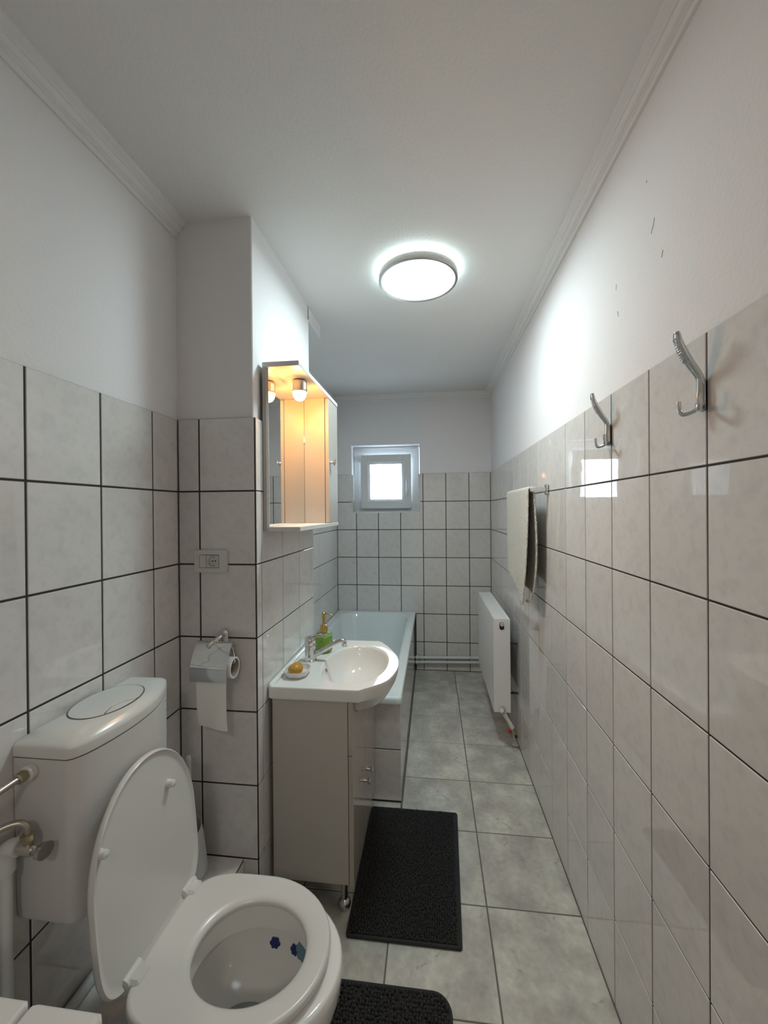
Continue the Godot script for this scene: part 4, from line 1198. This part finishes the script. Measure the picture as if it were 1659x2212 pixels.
func right_wall_things() -> void:
	# two chrome robe hooks
	var hooks := []
	for e in [[-0.832, "chrome double robe hook on the tiled wall, further from the radiator"], [-1.241, "chrome double robe hook on the tiled wall, nearer the towel"]]:
		var b := Vector3(XR, 1.660, e[0])
		var h := thing("robe_hook", e[1], "hook", b, "robe hooks on the tiled wall")
		part(h, "back_plate", Sh.box(b + Vector3(-0.011, -0.034, -0.0075), b + Vector3(0, 0.030, 0.0075), 0.005), M.chrome, 60)
		part(h, "base_knob", Sh.lathe([Vector2(0.0, -0.034), Vector2(0.007, -0.032), Vector2(0.009, -0.026), Vector2(0.008, -0.018), Vector2(0.0065, -0.014), Vector2(0.0065, 0.030), Vector2(0.0, 0.033)], b + Vector3(-0.0095, 0, 0), 18), M.chrome)
		var arm := part(h, "upper_arm", Sh.tube(bez([b + Vector3(-0.006, 0.018, 0), b + Vector3(-0.014, 0.038, 0), b + Vector3(-0.028, 0.060, 0), b + Vector3(-0.041, 0.085, 0), b + Vector3(-0.0485, 0.104, 0), b + Vector3(-0.051, 0.119, 0)], 22), [0.0075, 0.0080, 0.0085, 0.0089, 0.0092, 0.0095, 0.0098, 0.0100, 0.0102, 0.0103, 0.0104, 0.0104, 0.0104, 0.0104, 0.0103, 0.0102, 0.0101, 0.0100, 0.0098, 0.0096, 0.0093, 0.0086, 0.0068], 16, false, 0.62, Vector3.RIGHT), M.chrome, 60)
		# knurled grip on the outer face of the arm
		var pp := bez([b + Vector3(-0.0385, 0.062, 0), b + Vector3(-0.0485, 0.082, 0), b + Vector3(-0.0555, 0.106, 0)], 11)
		var kn := Sh.new()
		for k in pp.size():
			for j in 4:
				var q: Vector3 = pp[k] + Vector3(0.0012 * absf(j - 1.5), 0, (j - 1.5) * 0.0042)
				kn.add(Sh.box(q - Vector3(0.0003, 0.0014, 0.0015), q + Vector3(0.0017, 0.0014, 0.0015), 0.0006))
		part(arm, "grip", kn, M.chrome)
		for s in [-1.0, 1.0]:
			part(h, "lower_prong", Sh.tube(bez([b + Vector3(-0.006, -0.022, 0.002 * s), b + Vector3(-0.013, -0.029, 0.010 * s), b + Vector3(-0.022, -0.033, 0.021 * s), b + Vector3(-0.0275, -0.031, 0.027 * s), b + Vector3(-0.030, -0.020, 0.030 * s), b + Vector3(-0.0305, -0.006, 0.030 * s)], 20), 0.0042, 12), M.chrome)
	# towel rail
	var zn := -1.883
	var zf := -2.43
	var xb := 0.446
	var y := 1.533
	var r := thing("towel_rail", "chrome towel rail on the tiled wall above the radiator", "towel rail", Vector3(XR, y, (zn + zf) / 2))
	for z in [zn, zf]:
		part(r, "mount", Sh.box(Vector3(XR - 0.012, y - 0.024, z - 0.017), Vector3(XR, y + 0.024, z + 0.017), 0.004), M.chrome)
		part(r, "arm", Sh.box(Vector3(xb - 0.008, y - 0.011, z - 0.009), Vector3(XR - 0.010, y + 0.011, z + 0.009), 0.003), M.chrome)
	part(r, "bar", Sh.tube([Vector3(xb, y, zn), Vector3(xb, y, zf)], 0.008, 16), M.chrome)
	# towel folded over it
	var rings := []
	var n := 100
	var fuzz := RandomNumberGenerator.new()
	fuzz.seed = 99
	for k in n + 1:
		var u := float(k) / n                      # 0 near end, 1 far end
		var z := lerpf(-1.896, -2.415, u)
		var outer := []
		var inner := []
		var rr := 0.0105
		var front_y := lerpf(1.000, 1.105, smoothstep(0.0, 1.0, u)) + 0.006 * sin(u * 11.0)
		var back_y := lerpf(1.055, 1.09, u)
		var line := []
		for i in 66:
			var s := i / 65.0
			var yy := lerpf(front_y, y, s)
			var w := 1.0 - s
			var swing := 0.013 * pow(w, 1.6) * (1.0 - 0.75 * u) + 0.006 * sin(u * 9.0 + 1.0) * w
			var pull := 0.045 * pow(w, 3.0) * (1.0 - u) * (1.0 - u)
			line.append(Vector3(xb - rr - 0.002 - swing, yy, z - pull + 0.03 * pow(w, 4.0) * u * u))
		for i in range(1, 8):
			var a := PI - PI * i / 8.0
			line.append(Vector3(xb + cos(a) * (rr + 0.002), y + sin(a) * (rr + 0.002), z))
		for i in 66:
			var s := i / 65.0
			var yy := lerpf(y, back_y, s)
			var swing := 0.014 * sin(s * 2.2) * (1.0 - 0.5 * u) + 0.004 * sin(u * 8.0) * s - 0.010 * pow(s, 4.0)
			line.append(Vector3(xb + rr + 0.002 + swing, yy, z - 0.030 * pow(s, 4.0) * (1.0 - u)))
		for i in line.size():
			var a: Vector3 = line[maxi(i - 1, 0)]
			var b: Vector3 = line[mini(i + 1, line.size() - 1)]
			var d := (b - a)
			var nn := Vector3(-d.y, d.x, 0).normalized()
			var th := 0.0035
			if i == 0 or i == line.size() - 1 or k == 0 or k == n:
				th = 0.0022
			outer.append(line[i] + nn * (th + fuzz.randf_range(-0.0011, 0.0011)))
			inner.append(line[i] - nn * (th + fuzz.randf_range(-0.0009, 0.0009)))
		inner.reverse()
		outer.append_array(inner)
		rings.append(outer)
	var tw := thing("towel", "cream terry towel folded over the chrome towel rail", "towel", Vector3(xb, 1.0, -2.15))
	part(tw, "cloth", Sh.loft(rings, 2, 2), M.towel, 75)
	var lp := Sh.tube(bez([Vector3(0.452, 1.062, -1.93), Vector3(0.447, 1.03, -1.936), Vector3(0.440, 1.012, -1.945), Vector3(0.434, 1.02, -1.955)], 14), 0.003, 8, false, 2.2, Vector3.BACK)
	part(tw, "hem_loop", lp, M.towel)

func mats() -> void:
	var bead := Sh.lathe([Vector2(0.0, 0.0), Vector2(0.0034, 0.001), Vector2(0.0044, 0.006), Vector2(0.0036, 0.0115), Vector2(0.0, 0.0135)], Vector3.ZERO, 7).mesh(Vector3.ZERO, 80.0)
	bead.surface_set_material(0, M.pile)
	for e in [[Vector2(-0.300, -1.934), Vector2(0.096, -1.336), 0.006, 0.0087, "charcoal chenille bath mat in front of the beige washbasin cabinet", 0.02], [Vector2(-0.335, -1.208), Vector2(0.047, -0.70), 0.05, 0.0104, "charcoal chenille bath mat with rounded corners at the toilet", -0.005]]:
		var lo: Vector2 = e[0]
		var hi: Vector2 = e[1]
		var c := (lo + hi) / 2
		var t := thing("bath_mat", e[4], "bath mat", Vector3(c.x, 0.0005, c.y))
		var R := [e[2], e[2], e[2], e[2]]
		var base := Sh.loft([rounded(lo, hi, 0.0006, R), rounded(lo, hi, 0.006, R), rounded(lo + Vector2(0.003, 0.003), hi - Vector2(0.003, 0.003), 0.008, R)])
		var sk := func(p: Vector3) -> Vector3: return Vector3(p.x + (p.z - c.y) * e[5] * (p.x - lo.x) / (hi.x - lo.x) * -1.6, p.y, p.z)
		base.warp(sk)
		part(t, "backing", base, M.mat_edge)
		var edge := Sh.tube(rounded(lo + Vector2(0.003, 0.003), hi - Vector2(0.003, 0.003), 0.0075, R, 6), 0.005, 8, true)
		edge.warp(sk)
		part(t, "bound_edge", edge, M.mat_edge)
		var xf := []
		var nx := int((hi.x - lo.x - 0.014) / e[3])
		var nz := int((hi.y - lo.y - 0.014) / e[3])
		for i in nx:
			for j in nz:
				var p := Vector2(lo.x + 0.008 + (i + 0.5) * e[3], lo.y + 0.008 + (j + 0.5) * e[3])
				var q := (p - c).abs() - ((hi - lo) / 2 - Vector2(e[2], e[2]))
				if q.x > 0 and q.y > 0 and q.length() > e[2] - 0.008:
					continue
				var lean := Basis.from_euler(Vector3(rng.randf_range(-0.25, 0.25), rng.randf() * TAU, rng.randf_range(-0.25, 0.25)))
				var s: float = rng.randf_range(0.92, 1.12) * e[3] / 0.0098
				var pos: Vector3 = sk.call(Vector3(p.x + rng.randf_range(-0.0008, 0.0008), 0.0065, p.y + rng.randf_range(-0.0006, 0.0006)))
				xf.append(Transform3D(lean.scaled(Vector3(s, rng.randf_range(0.8, 1.15), s)), pos - t.position))
		var mm := MultiMesh.new()
		mm.transform_format = MultiMesh.TRANSFORM_3D
		mm.mesh = bead
		mm.instance_count = xf.size()
		for k in xf.size():
			mm.set_instance_transform(k, xf[k])
		var mi := MultiMeshInstance3D.new()
		mi.name = "pile"
		mi.multimesh = mm
		mi.set_meta("kind", "stuff")
		t.add_child(mi)

func ceiling_lamp() -> void:
	var c := Vector3(-0.052, ceil_y(-1.735), -1.735)
	var t := thing("ceiling_lamp", "round white ceiling lamp with a silver ring, switched on", "lamp", c)
	part(t, "base", Sh.lathe([Vector2(0.0, 0.002), Vector2(0.150, 0.002), Vector2(0.1505, -0.002), Vector2(0.148, -0.004), Vector2(0.0, -0.004)], c, 64), M.plastic)
	part(t, "light_guide", Sh.lathe([Vector2(0.140, -0.0035), Vector2(0.141, -0.024), Vector2(0.0, -0.024)], c, 64), M.lamp_side)
	part(t, "ring", Sh.loft(lathe_ring(c, [Vector2(0.1665, -0.022), Vector2(0.1675, -0.026), Vector2(0.1675, -0.047), Vector2(0.1655, -0.050), Vector2(0.158, -0.050), Vector2(0.1565, -0.047), Vector2(0.1565, -0.024), Vector2(0.158, -0.022)]), 0, 0, true, true), M.satin)
	part(t, "diffuser", Sh.lathe([Vector2(0.0, -0.026), Vector2(0.1575, -0.026), Vector2(0.1575, -0.046), Vector2(0.150, -0.049), Vector2(0.11, -0.0525), Vector2(0.05, -0.0545), Vector2(0.0, -0.055)], c, 64), M.lamp)
	var l := AreaLight3D.new()
	l.name = "ceiling_light"
	t.add_child(l)
	l.position = Vector3(0, -0.057, 0)
	l.rotation = Vector3(-PI / 2, 0, 0)
	l.area_size = Vector2(0.22, 0.22)
	l.light_color = Color(0.90, 0.985, 1.0)
	l.light_energy = CEIL_LAMP
	l.shadow_enabled = true
	l.area_range = 10.0

func added_hall_lamp() -> void:  # unseen lamp added to brighten the surfaces that face the camera
	var c := Vector3(0.0, 2.46, ZN + 0.75)
	var t := thing("added_hall_lamp", "added round white ceiling lamp in the unseen hall, filling the bathroom with light", "lamp", c)
	part(t, "base", Sh.lathe([Vector2(0.0, 0.0), Vector2(0.16, 0.0), Vector2(0.16, -0.02), Vector2(0.0, -0.02)], c, 48), M.plastic)
	part(t, "diffuser", Sh.lathe([Vector2(0.0, -0.02), Vector2(0.155, -0.02), Vector2(0.150, -0.05), Vector2(0.11, -0.075), Vector2(0.05, -0.088), Vector2(0.0, -0.09)], c, 48), M.lamp)
	var l := AreaLight3D.new()
	l.name = "added_hall_light"
	t.add_child(l)
	l.position = Vector3(0, -0.092, 0)
	l.rotation = Vector3(-PI / 2, 0, 0)
	l.area_size = Vector2(0.22, 0.22)
	l.light_color = Color(1.0, 0.955, 0.90)
	l.light_energy = HALL_FILL
	l.shadow_enabled = true
	l.area_range = 10.0

func lathe_ring(c: Vector3, prof: Array) -> Array:
	var rings := []
	for q in prof:
		var ring := []
		for k in 64:
			var a := TAU * k / 64
			ring.append(c + Vector3(cos(a) * q.x, q.y, sin(a) * q.x))
		rings.append(ring)
	return rings

func appliance() -> void:
	var t := thing("appliance", "white flat-topped appliance with a seam across its top", "appliance", Vector3(-0.635, 0, -0.14))
	part(t, "body", Sh.box(Vector3(-0.88, 0.012, -0.425), Vector3(-0.392, 0.8185, 0.16), 0.006), M.plastic_matt, 50)
	part(t, "top_panel", Sh.box(Vector3(-0.882, 0.819, -0.436), Vector3(-0.4885, 0.855, 0.165), 0.006), M.plastic_matt, 50)
	part(t, "top_panel", Sh.box(Vector3(-0.4875, 0.819, -0.436), Vector3(-0.388, 0.855, 0.165), 0.008), M.plastic_matt, 50)
	for p in [Vector2(-0.85, -0.39), Vector2(-0.42, -0.39), Vector2(-0.85, 0.12), Vector2(-0.42, 0.12)]:
		part(t, "foot", Sh.lathe([Vector2(0.02, 0.0), Vector2(0.022, 0.004), Vector2(0.018, 0.013)], Vector3(p.x, 0, p.y), 16), M.black)
